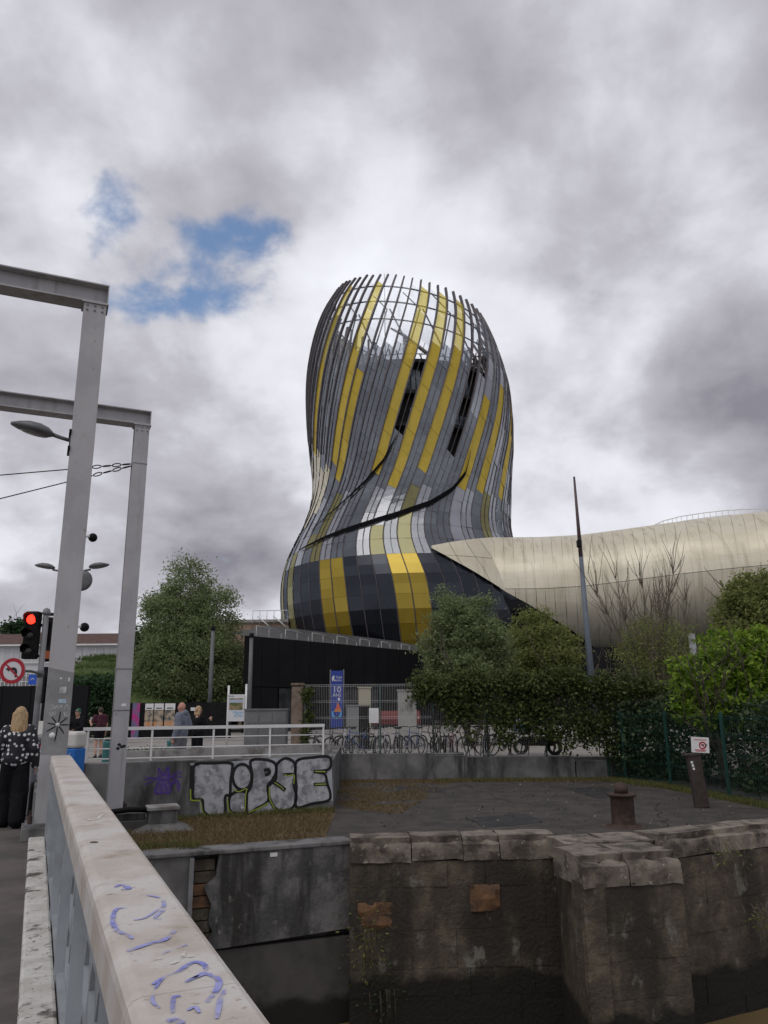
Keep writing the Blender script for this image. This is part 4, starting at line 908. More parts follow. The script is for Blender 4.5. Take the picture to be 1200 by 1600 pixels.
for k in range(26): x_ = rng.uniform(fx(660), fx(1040)) - 4; w_ = rng.uniform(.1, .3); bx_.append((x_ - w_, x_ + w_, -.3, .3, 2.0, 2.25 + rng.uniform(.05, .45)))
leaf_mesh('leaves', hedge_points(bx_, 1050, 21), .11, l_ivy, iv, 1.4, .3, 21)
mb = MB(); rr = random.Random(3)
for k in range(30):
    x = rr.uniform(fx(660), fx(1000)) - 4; mb.tube([(x, .05, .1), (x + rr.gauss(0, .2), -.1, .9), (x + rr.gauss(0, .3), 0, 1.6), (x + rr.gauss(0, .5), .1, 2.2)], [.02, .016, .012, .006], 5)
mb.build('stems', m_bark, iv)
br = thing('bramble_thicket', 'dark bramble thicket pressed behind the green wire fence', 'shrub', (8.8, 22, -.6))
bx_ = [(-1.6, 1.8, 2.6, 4.5, 0, 2.0), (-.5, 3.2, .8, 3, 0, 2.1), (.4, 3.6, -1.6, 1, 0, 2.0), (.7, 4, -4.4, -1.4, 0, 1.9), (1.0, 4, -8, -4, 0, 1.8)]
leaf_mesh('leaves', hedge_points(bx_, 900, 22, .2, 26), .13, l_bramble, br, 1.5, .2, 22)
mb = MB()
for k in range(40):
    x, y = rr.uniform(0, 2.5), rr.uniform(-5, 4); mb.tube([(x, y, 0), (x + rr.gauss(0, .2), y - .2, .8), (x + rr.gauss(0, .4), y - .5, 1.3), (x + rr.gauss(0, .6), y - .8, 1.0)], [.014, .012, .01, .006], 4)
mb.build('stems', m_bark, br)
r_ = np.random.default_rng(5); fl = np.array([[.2 + .35 * (y < 0), 0, 0] for y in range(1)])
pts = np.column_stack([r_.uniform(-.9, 1.4, 70), np.zeros(70), r_.uniform(.5, 1.9, 70)]); pts[:, 1] = 2.2 - 2.4 * pts[:, 0] + r_.normal(0, .3, 70)
leaf_mesh('blossom', pts, .07, m_white, br, 1.1, 0, 6)
# hedge below the mound on the left, climbing plant on the pillar
hd = thing('clipped_hedge', 'dark green hedge at the foot of the grass mound', 'hedge', (at(150, 1100, 48).x, 48, 0))
leaf_mesh('leaves', hedge_points([(-2.2, 1.5, -.7, 1.2, 0, fz(1072, 150, 48)), (-2.2, 1.2, -.5, 1.5, 1.5, fz(1066, 150, 48))], 300, 23, .26, 24), .22, l_hedge, hd, 1.5, .2, 23)
MB().box((-.4, .8, 1.2), (3.0, 1.2, 2.2)).build('twig_mass', m_bark, hd)
pv = thing('pillar_creeper', 'narrow strip of creeper climbing beside the brown stone pillar', 'plant', (at(478, 1150, 25.3).x, 25.2, 0))
leaf_mesh('leaves', hedge_points([(-.10, .12, -.15, .15, .0, 2.1)], 60, 24, .07, 26), .09, l_ivy, pv, 1.4, .3, 24)
MB().tube([(0, 0, 0), (.05, 0, 1), (-.03, 0, 2.1)], .02, 5).build('stem', m_bark, pv)
# grass, dry litter: uncountable
def blades(name, C, hgt, mat, seed, lean=.6, w=.012):
    r = np.random.default_rng(seed); n = len(C); a = r.uniform(0, 6.283, n); H = hgt * r.uniform(.4, 1.4, n)
    s = np.column_stack([np.cos(a), np.sin(a), np.zeros(n)]) * w; d = np.column_stack([r.normal(0, lean, n), r.normal(0, lean, n), np.ones(n)]); d /= np.linalg.norm(d, axis=1)[:, None]
    V = np.empty((n, 3, 3)); V[:, 0] = C - s; V[:, 1] = C + s; V[:, 2] = C + d * H[:, None]
    o = fast_mesh(name, V.reshape(-1, 3), np.arange(3 * n).reshape(n, 3), mat); o['kind'] = 'stuff'; return o
def quad_pts(a, b, c, d, n, seed, z, clump=.0):
    r = np.random.default_rng(seed); u, v = r.random(n), r.random(n); a, b, c, d = [np.array(p[:2]) for p in (a, b, c, d)]
    P = (a * (1 - u)[:, None] + b * u[:, None]) * (1 - v)[:, None] + (d * (1 - u)[:, None] + c * u[:, None]) * v[:, None]
    if clump:
        g = np.array([mnoise.noise((x * 1.1, y * 1.1, seed)) + .6 * mnoise.noise((x * 3.3, y * 3.3, seed + 5)) for x, y in P]); P = P[g > (clump - .35) - r.random(len(P)) * .5]
    return np.column_stack([P, np.full(len(P), z)])
def gq(*pp): return [gz(px, py, QZ) for px, py in pp]
m_soil = M('leaf_litter_soil', (.085, .06, .038), (.13, .095, .055), .95, scale=6, bump=.02, bscale=20, dirt=(.05, .055, .025), dirt_scale=2)
bank = [LA0 + Vector((0, .15, 0)), LA + Vector((0.0, .16, 0)), lw(1.5, .25, 0), lw(LL - .2, .9, 0), GWR + gn * .02 + Vector((.1, 0, 0)), GWL + gn * .02]
MB().add([(p.x, p.y, QZ + .008) for p in bank], [tuple(range(6))]).build('soil_bank', m_soil)['kind'] = 'structure'
C = np.vstack([quad_pts(LA + Vector((-3, -1, 0)), lw(LL - .3, .5, 0), GWR, GWL + Vector((1, 0, 0)), 42000, 1, QZ, .1)])
blades('dry_grass', C, .10, l_dry, 31, 1.2, .009)
C = np.vstack([quad_pts(GWL + gn * .5, GWR + gn * .45, GWR, GWL, 9000, 2, QZ, .5), quad_pts(LA + Vector((-2, -.8, 0)), LA + Vector((.6, .5, 0)), LA + Vector((.4, 1.0, 0)), LA + Vector((-2, .4, 0)), 5000, 3, QZ, .4)])
blades('green_grass', C, .14, l_grass, 32, .7, .009)
C = np.vstack([quad_pts((-1.1, 18.6), (.3, 17.6), (2, 24.6), (-1.5, 25.3), 26000, 4, QZ, .5), quad_pts((-1.5, 24.7), (7, 24.4), (7, 25.45), (-1.5, 25.45), 22000, 5, QZ, .0)])
blades('dry_grass', C, .06, l_dry, 33, 1.3, .007)
C = np.vstack([quad_pts((6.4, 24.8), (7.6, 22.2), (8.2, 22.9), (7.2, 25.2), 6000, 6, QZ), quad_pts((7.6, 22.2), (8.5, 17), (9, 17), (8.2, 22.9), 9000, 7, QZ), quad_pts((1.5, 24.6), (7, 24.6), (7, 25.4), (1.5, 25.4), 5000, 8, QZ, .2)])
blades('green_grass', C, .10, l_grass, 34, .7, .007)
# small litter, gravel and leaf scraps on the asphalt
C = quad_pts((-.4, 15), (8, 15.2), (7.4, 25), (-1, 25), 420, 61, QZ + .012)
lt = leaf_mesh('ground_litter', C, .055, M('litter_scraps', (.06, .048, .036), (.22, .20, .17), .9, island=True), None, 1.5, 0, 61); lt['kind'] = 'stuff'
# cracks and repair patches in the asphalt
m_crack = M('crack_tar', (.012, .012, .012), None, .9); m_patch = M('asphalt_repair', (.022, .022, .023), (.036, .035, .035), .85, scale=3, bump=.004, bscale=70)
qg = bpy.data.objects['quay_ground']; rr = random.Random(77)
for (x0, y0, x1, y1) in ((.2, 15.2, 3.0, 18.6), (3.0, 18.6, 6.8, 20.2), (3.0, 18.6, 2.2, 24.6), (5.2, 15.2, 6.4, 19.6), (-.4, 20.5, 2.6, 20.9), (1.2, 15.0, 2.0, 17.2)):
    n_ = 14; pts = [(x0 + (x1 - x0) * i / n_ + rr.gauss(0, .07), y0 + (y1 - y0) * i / n_ + rr.gauss(0, .07)) for i in range(n_ + 1)]
    ribbon(pts, rr.uniform(.010, .020), lambda x, y: Vector((x, y, QZ + .009))).build('crack', m_crack, qg)
for cx_, cy_, sx, sy, az_ in ((2.4, 16.6, 1.1, .7, .3), (5.6, 21.5, .9, 1.3, .1), (.9, 22.6, 1.2, .6, -.2)):
    q_ = [Matrix.Rotation(az_, 2) @ Vector((sx * a + rr.gauss(0, .03), sy * b_ + rr.gauss(0, .03))) for a, b_ in ((-1, -1), (0, -1.04), (1, -1), (1.03, 0), (1, 1), (0, .97), (-1, 1), (-.98, 0))]
    MB().add([(cx_ + p.x * .6, cy_ + p.y, QZ + .005) for p in q_], [tuple(range(8))]).build('repair_patch', m_patch, qg)
# plants rooted in the lock wall
for px, py, n_, lab in ((575, 1470, 260, 'trailing weeds rooted in the corner of the lock wall'), (600, 1570, 200, 'weeds at the bottom of the lock wall corner'), (1140, 1338, 60, 'small green weed tuft under the right hand coping'), (1195, 1440, 70, 'weed tuft on the lock wall at the right edge')):
    p = at(px, py, 13.72); t = thing('wall_weed', lab, 'plant', p)
    leaf_mesh('leaves', np.random.default_rng(n_).normal(size=(n_, 3)) * np.array([.16, .05, .30 if n_ > 100 else .09]), .06, l_olive if n_ != 200 else l_bramble, t, 2.5, .6, n_)
    mb = MB()
    for k in range(8): x = random.gauss(0, .12); mb.tube([(x, .1, .25), (x + .02, -.06, .1), (x + .04, -.08, -.3)], [.006, .005, .003], 4)
    mb.build('stems', m_bark, t)

# ------------------------------------------------------------------ gantries over the bridge
def gantry(label, base, foot_z, top_z, hz=.34, w=.33, span=9.5):
    t = thing('steel_gantry', label, 'gantry', base, math.atan2(-BN.y, -BN.x), 'steel gantries across the bridge end')     # local -x points left across the road
    H = top_z - base[2]
    mb = MB(); mb.box((0, -.14, H / 2), (w, .022, H - .0)); mb.box((0, .14, H / 2), (w, .022, H)); mb.box((0, 0, H / 2), (.016, .262, H)); mb.build('post', m_steel, t, bevel=.004)
    b_ = MB(); zc_ = H + hz / 2; x0, x1 = -span, w / 2 + .02
    b_.box(((x0 + x1) / 2, 0, zc_), (x1 - x0, .02, hz - .05)); b_.box(((x0 + x1) / 2, 0, H + hz - .0125), (x1 - x0, .32, .025)); b_.box(((x0 + x1) / 2, 0, H + .0145), (x1 - x0, .32, .025)); b_.box((x1 - .008, 0, zc_), (.016, .312, hz - .054))
    b_.build('beam', m_steel, t, bevel=.004)
    MB().box((0, 0, H - .012), (w + .06, .36, .02)).build('cap_plate', m_steel, t)
    MB().box((-span + .5, 0, H / 2), (w, .3, H)).build('far_post', m_steel, t)
    for dx in (-.11, 0, .11):
        for dz in (-.06, -.14): MB().lathe([(.018, 0), (.018, .014), (.01, .016)], n=6, smooth=False).build('bolt', m_steel_dk, t, loc=(dx, -.152, H + dz)).rotation_euler.x = R(90)
    MB().box((0, 0, .02), (w + .22, .5, .04)).build('base_plate', m_steel_dk, t)
    for sx in (-1, 1):
        for sy in (-1, 1): MB().lathe([(.03, 0), (.03, .05), (.018, .05), (.018, .12)], (sx * (w / 2 + .05), sy * .19, .04), 6, False).build('bolt', m_rust, t)
    return t
P1 = rs(10.15, .09, 0) + Vector((0, 0, .0)); P1.z = .16
g1 = gantry('nearer tall grey steel gantry with street lamp, stickers and star doodle', P1, 0, 7.80)
MB().box((0, 0, -.08), (.62, .62, .16)).build('plinth', m_conc, g1, bevel=.01)
P2 = Vector((-5.26, 15.75, -.28))
g2 = gantry('farther grey steel gantry with chained cables standing by the graffiti wall', P2, 0, 7.60, .33, .30)
MB().box((.12, 0, -.06), (.85, .75, .12)).build('plinth', m_conc, g2, bevel=.01); MB().box((.2, -.05, -.22), (1.05, .95, .2)).build('plinth', m_conc_dk, g2, bevel=.01)
for z in (4.9 + 2.1, 3.1 - .4, 1.9): MB().box((0, 0, z), (.31, .315, .018)).build('splice', m_steel_dk, g2)
# marks on the near post (face towards the camera = local -y)
def postmark(g, pts, w, mat, name, off=-.156): ribbon(pts, w, lambda x, z: Vector((x, off, z))).build(name, mat, g)
def pxp(px, py):     # photo point on the near post's face -> local x,z
    r = ray(px, py); o = Vector((0, 0, CZ)); n_ = -BD; p0 = P1 - BD * .155; t = (p0 - o).dot(n_) / r.dot(n_); p = o + r * t - P1
    return (p.dot(-BN), p.z)
def c5(x, y): return (x * 160 / 914, 940 + y * 160 / 914)
MB().add([Vector((x, -.1535, z)) for x, z in ((-.163, .9), (.163, .9), (.163, pxp(115, 1051)[1]), (-.163, pxp(80, 1043)[1]))], [(0, 1, 2, 3)]).build('grey_paint_patch', M('patch_grey_paint', (.21, .21, .215), (.26, .26, .265), .6, scale=4), g1)
for a, b_ in (((515, 1100), (540, 980)), ((515, 1100), (600, 1035)), ((515, 1100), (618, 1100)), ((515, 1100), (570, 1178)), ((515, 1100), (487, 1250)), ((515, 1100), (415, 1160)), ((515, 1100), (425, 1085)), ((515, 1100), (460, 1030))):
    q0, q1 = pxp(*c5(*a)), pxp(*c5(*b_)); m_ = ((q0[0] + q1[0]) / 2 + .004, (q0[1] + q1[1]) / 2); postmark(g1, [q0, m_, q1], .018, m_ink, 'star_ray')
m_tagw = M('white_marker', (.5, .5, .52), None, .6)
for pts in ([(450, 930), (470, 920), (480, 950), (450, 955)], [(490, 925), (495, 955), (510, 925), (520, 955)], [(530, 950), (545, 925), (555, 955)], [(575, 960), (595, 920), (620, 965)], [(440, 985), (455, 1020), (470, 985), (485, 1015), (500, 980)], [(570, 985), (575, 1020)], [(600, 985), (575, 1005), (600, 1022), (622, 1000)]):
    postmark(g1, [pxp(*c5(*p)) for p in pts], .008, m_tagw, 'marker_tag')
def sticker(g, cx_, cy_, w, h_, mat, name='sticker'):
    x, z = pxp(*c5(cx_, cy_)); return MB().box((x, -.156, z), (w, .003, h_)).build(name, mat, g)
m_stick = M('paper_sticker', (.55, .55, .55), (.3, .3, .3), .6, scale=18, coords='object')
sticker(g1, 562, 790, .085, .09, m_stick); sticker(g1, 556, 888, .10, .05, M('pale_blue_sticker', (.42, .54, .62), (.3, .4, .5), .6, scale=25)); sticker(g1, 545, 685, .03, .02, m_white); sticker(g1, 617, 695, .02, .05, m_white)
x, z = pxp(*c5(465, 1195)); MB().lathe([(.04, 0), (.04, .003)], n=16).build('round_sticker', m_white, g1, loc=(x, -.155, z)).rotation_euler.x = R(90)
x, z = pxp(*c5(515, 1100)); MB().lathe([(.03, 0), (.03, .004)], n=10).build('star_centre', m_tagw, g1, loc=(x, -.155, z)).rotation_euler.x = R(90)
for (x, z, w, h_) in ((.03, 1.45, .09, .055), ): MB().box((x, -.156, z + .55), (w, .003, h_)).build('notice_sticker', m_white, g2)
for (x, z) in ((.05, .86), (-.02, .83), (.09, .87), (.0, .90)): MB().ball((x, -.153, z + .35), (.035, .002, .03), 8, 6).build('paint_blot', m_ink, g2)
# oval street lamp on the near gantry
def lamp_head(L=.75):
    mb = MB(); n = 20; rows = []
    for i, (t, w, zt, zb) in enumerate([(0, .02, .0, .0), (.04, .10, .035, -.03), (.15, .17, .075, -.055), (.35, .205, .10, -.065), (.6, .19, .095, -.06), (.82, .13, .06, -.05), (.95, .06, .03, -.03), (1, .035, .02, -.02)]):
        rows.append([(-t * L, math.cos(a) * w, (zt if math.sin(a) > 0 else -zb) * math.sin(a)) for a in [2 * math.pi * k / n for k in range(n)]])
    vs = [p for r_ in rows for p in r_]; mb.add(vs, [(i * n + k, i * n + (k + 1) % n, (i + 1) * n + (k + 1) % n, (i + 1) * n + k) for i in range(7) for k in range(n)] + [tuple(range(n)), tuple(range(7 * n, 8 * n))], True); return mb
sl = thing('street_lamp', 'oval grey street lamp bracketed on the nearer gantry post', 'street lamp', P1 + Vector((0, 0, 5.15)), math.atan2(-BN.y, -BN.x), 'street lamps')
z_l = at(105, 682, 10.7).z - P1.z - 5.15
hd_ = lamp_head(.60).build('lamp_head', m_lamp, sl, loc=(-.40, 0, z_l + .06)); hd_.rotation_euler = (R(8), R(10), R(0)); hd_.scale = (1, 1.15, 1.1)
gl_ = MB().ball((0, 0, 0), (.20, .13, .03)).build('lens', m_lampglass, hd_, loc=(-.26, 0, -.05))
MB().tube([(-.16, 0, z_l + .0), (-.30, 0, z_l + .03), (-.44, 0, z_l + .07)], [.028, .03, .034], 8).build('arm', m_lamp, sl)
for dz in (-.13, .13): MB().box((-.18, 0, z_l + dz - .03), (.035, .36, .05)).build('bracket', m_black, sl)
MB().box((-.175, 0, z_l - .03), (.02, .1, .36)).build('bracket_plate', m_lamp, sl)
# chained cables from the farther gantry
def cable(label, p0, p1):
    t = thing('tension_cable', label, 'cable', p0); d = p1 - p0; u = d.normalized()
    MB().tube([u * 1.0, d], .012, 5).build('wire', m_black, t)
    for k in range(5):
        c = u * (.08 + k * .2); q_ = [c + u * .09 * math.cos(a) + (Vector((0, 0, 1)) if k % 2 else u.cross(Vector((0, 0, 1)))) * .035 * math.sin(a) for a in [2 * math.pi * i / 12 for i in range(13)]]
        MB().tube(q_, .013 if k % 2 else .011, 5, cap=False).build('link', m_rust, t)
pc = Vector((-5.26 - .17, 15.7, at(203, 725, 15.7).z)); 
for n_, (py, lab) in enumerate(((748, 'upper thin cable chained to the farther gantry post'), (777, 'lower thin cable chained to the farther gantry post'))): cable(lab, pc + Vector((0, 0, -.05 * n_)), at(-160, py + (8 if n_ == 0 else 42), 14.2))

# ------------------------------------------------------------------ road furniture on the left
TLP = at(55, 1135, 15.2); TLP = Vector((TLP.x, 15.2, 0))
tlg = thing('traffic_light', 'black traffic light showing red on a grey pole', 'traffic light', TLP)
ztop = at(68, 960, 15.2).z
MB().tube([(0, 0, 0), (0, 0, ztop)], .055, 12).build('pole', m_steel_dk, tlg); MB().lathe([(.075, 0), (.08, .03), (.06, .10), (.01, .13)], (0, 0, ztop), 12).build('pole_cap', m_steel_dk, tlg)
hz_ = at(48, 965, 15.2).z
m_red = M('red_signal_lens', (.6, .02, .01), None, .3, emit=((1, .03, .015), 3.0)); m_off = M('dark_signal_lens', (.02, .02, .02), None, .2, spec=.5)
def signal(parent, x, y, ztop_, lit, rz=0, sc=1.0):
    hs = thing_part('signal_head', parent, (x, y, ztop_), rz)
    MB().box((0, 0, -.45 * sc), (.27 * sc, .2, .92 * sc)).build('housing', m_black, hs, bevel=.03)
    for k in range(3):
        zc_ = (-.15 - .30 * k) * sc
        MB().ball((0, -.10, zc_), (.095 * sc, .03, .095 * sc), 16, 8).build('lens', m_red if k == 0 and lit else m_off, hs)
        n = 14; vs = []; 
        for i in range(n + 1):
            a = R(-20) + R(220) * i / n; cx_, cz_ = math.cos(a) * .115 * sc, math.sin(a) * .115 * sc; vs += [(cx_, -.10, zc_ + cz_), (cx_, -.10 - (.10 + .12 * max(0, math.sin(a))), zc_ + cz_)]
        MB().add(vs, [(2 * i, 2 * i + 1, 2 * i + 3, 2 * i + 2) for i in range(n)]).build('visor', m_black, hs)
    return hs
def thing_part(name, parent, loc, rz=0):
    me = MB().box((0, .11, -.45), (.05, .05, .5)).mesh(name); o = link(name, me, m_black, parent); o.location = loc; o.rotation_euler.z = rz; return o
signal(tlg, -.22, -.05, hz_ + .10, True, R(2)); 
MB().box((-.1, 0, hz_ - .15), (.2, .05, .05)).build('bracket', m_black, tlg); MB().box((-.1, 0, hz_ - .75), (.2, .05, .05)).build('bracket', m_black, tlg)
MB().tube([(0, 0, hz_ + .02), (.25, 0, hz_ + .0)], .02, 6).build('bracket', m_white, tlg)
sg2 = thing('traffic_light', 'black traffic light seen from behind beside the nearer gantry post', 'traffic light', Vector((at(70, 1135, 16.4).x, 16.4, 0)))
MB().tube([(0, .1, 0), (0, .1, 3.3)], .05, 10).build('pole', m_black, sg2); signal(sg2, -.02, -.05, 3.62, False, R(160), 1.1); signal(sg2, .0, -.06, 2.5, False, R(170), .8)
MB().box((.0, -.2, 2.75), (.26, .02, .16)).build('orange_plate', M('orange_plate', (.35, .09, .03), None, .6), sg2)
# no-left-turn sign
NL = at(17, 1048, 13.9); ns = thing('no_left_turn_sign', 'round red bordered no left turn sign', 'traffic sign', (NL.x + .35, 13.95, 0))
def disc(r0, r1, y, mat, name, parent, c, n=40):
    vs = [(c[0] + math.cos(2 * math.pi * i / n) * r, y, c[2] + math.sin(2 * math.pi * i / n) * r) for r in (r0, r1) for i in range(n)]
    return MB().add(vs, [(i, (i + 1) % n, n + (i + 1) % n, n + i) for i in range(n)]).build(name, mat, parent)
m_sred = M('sign_red', (.38, .015, .03), None, .4); m_swh = M('sign_white', (.62, .62, .64), None, .4); m_sbk = M('sign_black', (.015, .012, .02), None, .5); m_sbl = M('sign_blue', (.02, .09, .5), None, .4)
cs = (-.35, 0, NL.z); rN = .225
pl = MB().lathe([(rN, 0), (rN, .02)], n=40).build('plate', m_galv, ns, loc=(cs[0], .03, cs[2])); pl.rotation_euler.x = R(90)
disc(0.001, rN * .74, -.002 + .006, m_swh, 'white_field', ns, cs); disc(rN * .72, rN, .002, m_sred, 'red_border', ns, cs)
def sgl(pts, w, mat, name, off): ribbon(pts, w, lambda x, z: Vector((cs[0] + x * rN, off, cs[2] + z * rN))).build(name, mat, ns)
sgl([(.30, -.5), (.30, -.05), (.15, .15), (-.1, .15), (-.25, .15)], .05, m_sbk, 'arrow', -.001)
MB().add([Vector((cs[0] + x * rN, -.001, cs[2] + z * rN)) for x, z in ((-.55, .15), (-.22, .36), (-.22, -.06))], [(0, 1, 2)]).build('arrow', m_sbk, ns)
sgl([(-.52, .50), (0, 0), (.52, -.50)], .036, m_sred, 'slash', -.004)
tq = TLP - ns.location; MB().tube([(-.3, .06, NL.z), (-.1, .2, NL.z), (tq.x, tq.y, NL.z)], .025, 8).build('arm', m_lamp, ns); MB().tube([(tq.x, tq.y, NL.z - .06), (tq.x, tq.y, NL.z + .06)], .07, 10).build('clamp', m_lamp, ns)
# small blue and yellow signs further on
bs = thing('blue_road_signs', 'pair of small blue direction signs over a yellow plate', 'traffic sign', (at(58, 1140, 24).x, 24, 0))
MB().tube([(.03, 0, 0), (.03, 0, 3.4)], .035, 8).build('pole', m_galv, bs)
for n_, (px, py, w, h_, mt) in enumerate(((52, 1062, .24, .30, m_sbl), (61, 1084, .17, .24, m_sbl), (64, 1094, .20, .12, M('yellow_plate', (.55, .30, .01), None, .5)))):
    p = at(px, py, 24) - bs.location; MB().box((p.x, -.05, p.z), (w, .02, h_)).build('sign_plate', mt, bs)
    ribbon([(-.06, -.02), (0, .04), (.06, .0)], .02, lambda x, z: Vector((p.x + x, -.063, p.z + z))).build('arrow', m_swh if n_ < 2 else m_sbk, bs)
# twin street lamp with spotlights and round mirror, behind the nearer gantry
DX = at(112, 890, 22.); dl_ = thing('street_lamp', 'twin armed street lamp rising behind the nearer gantry post', 'street lamp', (DX.x, 22, 0), 0, 'street lamps')
MB().tube([(0, 0, 0), (0, 0, DX.z + .1)], [.09, .06], 10).build('pole', m_lamp, dl_)
for sx in (-1, 1):
    p0 = Vector((sx * .35, 0, DX.z - .05)); MB().tube([(0, 0, DX.z - .12), (sx * .25, 0, DX.z - .06), (sx * .55, 0, DX.z)], .03, 6).build('arm', m_lamp, dl_)
    o = lamp_head(.58).build('lamp_head', m_lamp, dl_, loc=(sx * 1.08, 0, DX.z + .06)); o.rotation_euler = (0, R(-8), R(180 if sx < 0 else 0)); o.location.x = sx * .50; o.rotation_euler = (0, R(8), R(0 if sx < 0 else 180))
for px, py in ((145, 840), (132, 980)):
    p = at(px, py, 22) - dl_.location; MB().ball((p.x, 0, p.z), .13, 14, 10).build('spotlight', m_black, dl_); MB().tube([(0, 0, p.z), (p.x - .05, -.13, p.z + .02)], .04, 8).build('spotlight_arm', m_white, dl_)
p = at(130, 908, 22) - dl_.location; o = MB().lathe([(.01, .05), (.2, .04), (.30, 0), (.30, -.02), (.01, -.02)], n=28).build('round_mirror', m_lamp, dl_, loc=(p.x, -.1, p.z)); o.rotation_euler.x = R(90)
# cabinet: white over blue
cb = thing('service_cabinet', 'white and blue plastic service cabinet behind the handrail', 'cabinet', (at(116, 1180, 13.6).x - .06, 13.6, .0), R(-8))
ct = at(119, 1143, 13.6).z; cm = at(119, 1169, 13.6).z
MB().box((0, 0, (cm) / 2), (.34, .36, cm)).build('blue_body', m_blue, cb, bevel=.02); MB().box((0, 0, (cm + ct) / 2 + .002), (.36, .38, ct - cm)).build('white_top', m_offwhite, cb, bevel=.05)
ribbon([(-.08, .0), (.0, .03), (.06, .09)], .012, lambda x, z: Vector((x + .05, -.206, cm - .15 + z))).build('scrawl', m_tagw, cb)
# scooter seen from the front
sc = thing('motor_scooter', 'white motor scooter facing the bridge, half hidden by the woman', 'scooter', (at(57, 1190, 16).x, 16, 0))
def tor(mb, c, R_, r_, n=24, m=8, axis='x'):
    vs = []
    for i in range(n):
        a = 2 * math.pi * i / n
        for j in range(m):
            b_ = 2 * math.pi * j / m; q_ = (R_ + r_ * math.cos(b_)); p = (r_ * math.sin(b_), q_ * math.cos(a), q_ * math.sin(a)); vs.append(Vector(p) + Vector(c))
    return mb.add(vs, [(i * m + j, ((i + 1) % n) * m + j, ((i + 1) % n) * m + (j + 1) % m, i * m + (j + 1) % m) for i in range(n) for j in range(m)], True)
for y in (0, 1.25): tor(MB(), (0, y, .25), .19, .06).build('wheel', m_black, sc)
MB().box((0, 0, .52), (.16, .34, .12)).build('mudguard', m_offwhite, sc, bevel=.04); MB().box((0, .2, .82), (.40, .10, .55)).build('leg_shield', m_white, sc, bevel=.05)
MB().box((0, .75, .35), (.3, .9, .12)).build('footboard', m_black, sc, bevel=.03); MB().box((0, 1.1, .70), (.30, .75, .22)).build('seat', m_black, sc, bevel=.06)
MB().tube([(-.34, .18, 1.06), (-.15, .15, 1.12), (.15, .15, 1.12), (.34, .18, 1.06)], .022, 8).build('handlebar', m_black, sc); MB().ball((0, .1, 1.08), (.11, .08, .09)).build('headlight', m_lampglass, sc)
MB().add([(-.22, .12, 1.12), (.22, .12, 1.12), (.17, .22, 1.42), (-.17, .22, 1.42)], [(0, 1, 2, 3)]).build('windscreen', m_offwhite, sc); MB().box((0, .14, .95), (.18, .02, .07)).build('red_badge', m_sred, sc)
MB().box((0, .145, .75), (.05, .02, .14)).build('emblem', m_ink, sc)
# grey bollard-like utility block beside the path
ub = thing('grey_barrier_post', 'plain grey metal post beside the woman on the path', 'post', (at(40, 1240, 13.2).x, 13.2, 0)); MB().box((0, 0, .5), (.22, .22, 1.0)).build('shaft', m_steel_dk, ub, bevel=.015); MB().box((0, 0, 1.01), (.25, .25, .04)).build('cap', m_steel, ub)

# ------------------------------------------------------------------ plaza: white tube railing, planter, bin, posters, panel, cabinet
WR = thing('plaza_railing', 'white four rail tube railing along the plaza edge above the graffiti', 'railing', GWL)
r0, r1 = at(130, 1143, 17.6) - GWL, at(507, 1130, 19.2) - GWL
zt = .5 * (r0.z + r1.z); r0.z = r1.z = zt
MB().bar(r0, r1, .06, .07).build('top_rail', m_white, WR)
for k in range(1, 4): MB().tube([r0 - Vector((0, 0, .215 * k)), r1 - Vector((0, 0, .215 * k))], .016, 6).build('rail', m_white, WR)
for t in (.02, .27, .52, .76, .995): p = r0.lerp(r1, t); MB().bar(p - Vector((0, 0, .9)), p, .04, .04).build('post', m_white, WR)
pn = thing('plant_trough', 'long teal plant trough with low plants behind the railing', 'planter', (at(225, 1165, 23.5).x, 23.5, 0))
MB().box((-.2, 0, .34), (1.9, .4, .16)).build('trough', M('grey_trough', (.16, .18, .18), None, .7), pn, bevel=.02)
for x in (-1.05, .6): MB().box((x, 0, .13), (.12, .36, .26)).build('foot', m_teal, pn)
leaf_mesh('plants', np.column_stack([rng.uniform(-1.1, .7, 260), rng.normal(0, .1, 260), .44 + np.abs(rng.normal(0, .06, 260))]), .09, l_hedge, pn, 2.2, -.3, 40)
for k, (px, lab) in enumerate(((276, 'wide teal litter bin beside the bald man'), (168, 'slim teal litter bin between the gantry posts'))):
    tbn = thing('litter_bin', lab, 'bin', (at(px, 1170, 22).x, 22, 0), 0, 'teal litter bins'); wv = .26 if k == 0 else .13
    MB().lathe([(wv * .92, .0), (wv, .06), (wv, .72), (wv * 1.06, .74), (wv * 1.06, .80), (wv * .7, .80)], n=20).build('drum', m_teal, tbn); MB().lathe([(wv * .7, .78), (wv * .68, .83)], n=20).build('rim', m_black, tbn)
hb = thing('poster_hoarding', 'black hoarding carrying three tall food posters and a pink one', 'hoarding', (at(265, 1140, 45).x, 45, 0))
hzt = at(265, 1098, 45).z; zb = at(265, 1138, 45).z
MB().box((.35, .1, hzt / 2), (6.2, .1, hzt)).build('board', m_black, hb)
m_posterpic = M('poster_photo', (.10, .11, .10), (.42, .33, .25), .5, scale=3.0, ramp=(.44, .56)); m_posterfood = M('poster_food', (.55, .22, .06), (.45, .38, .32), .5, scale=4)
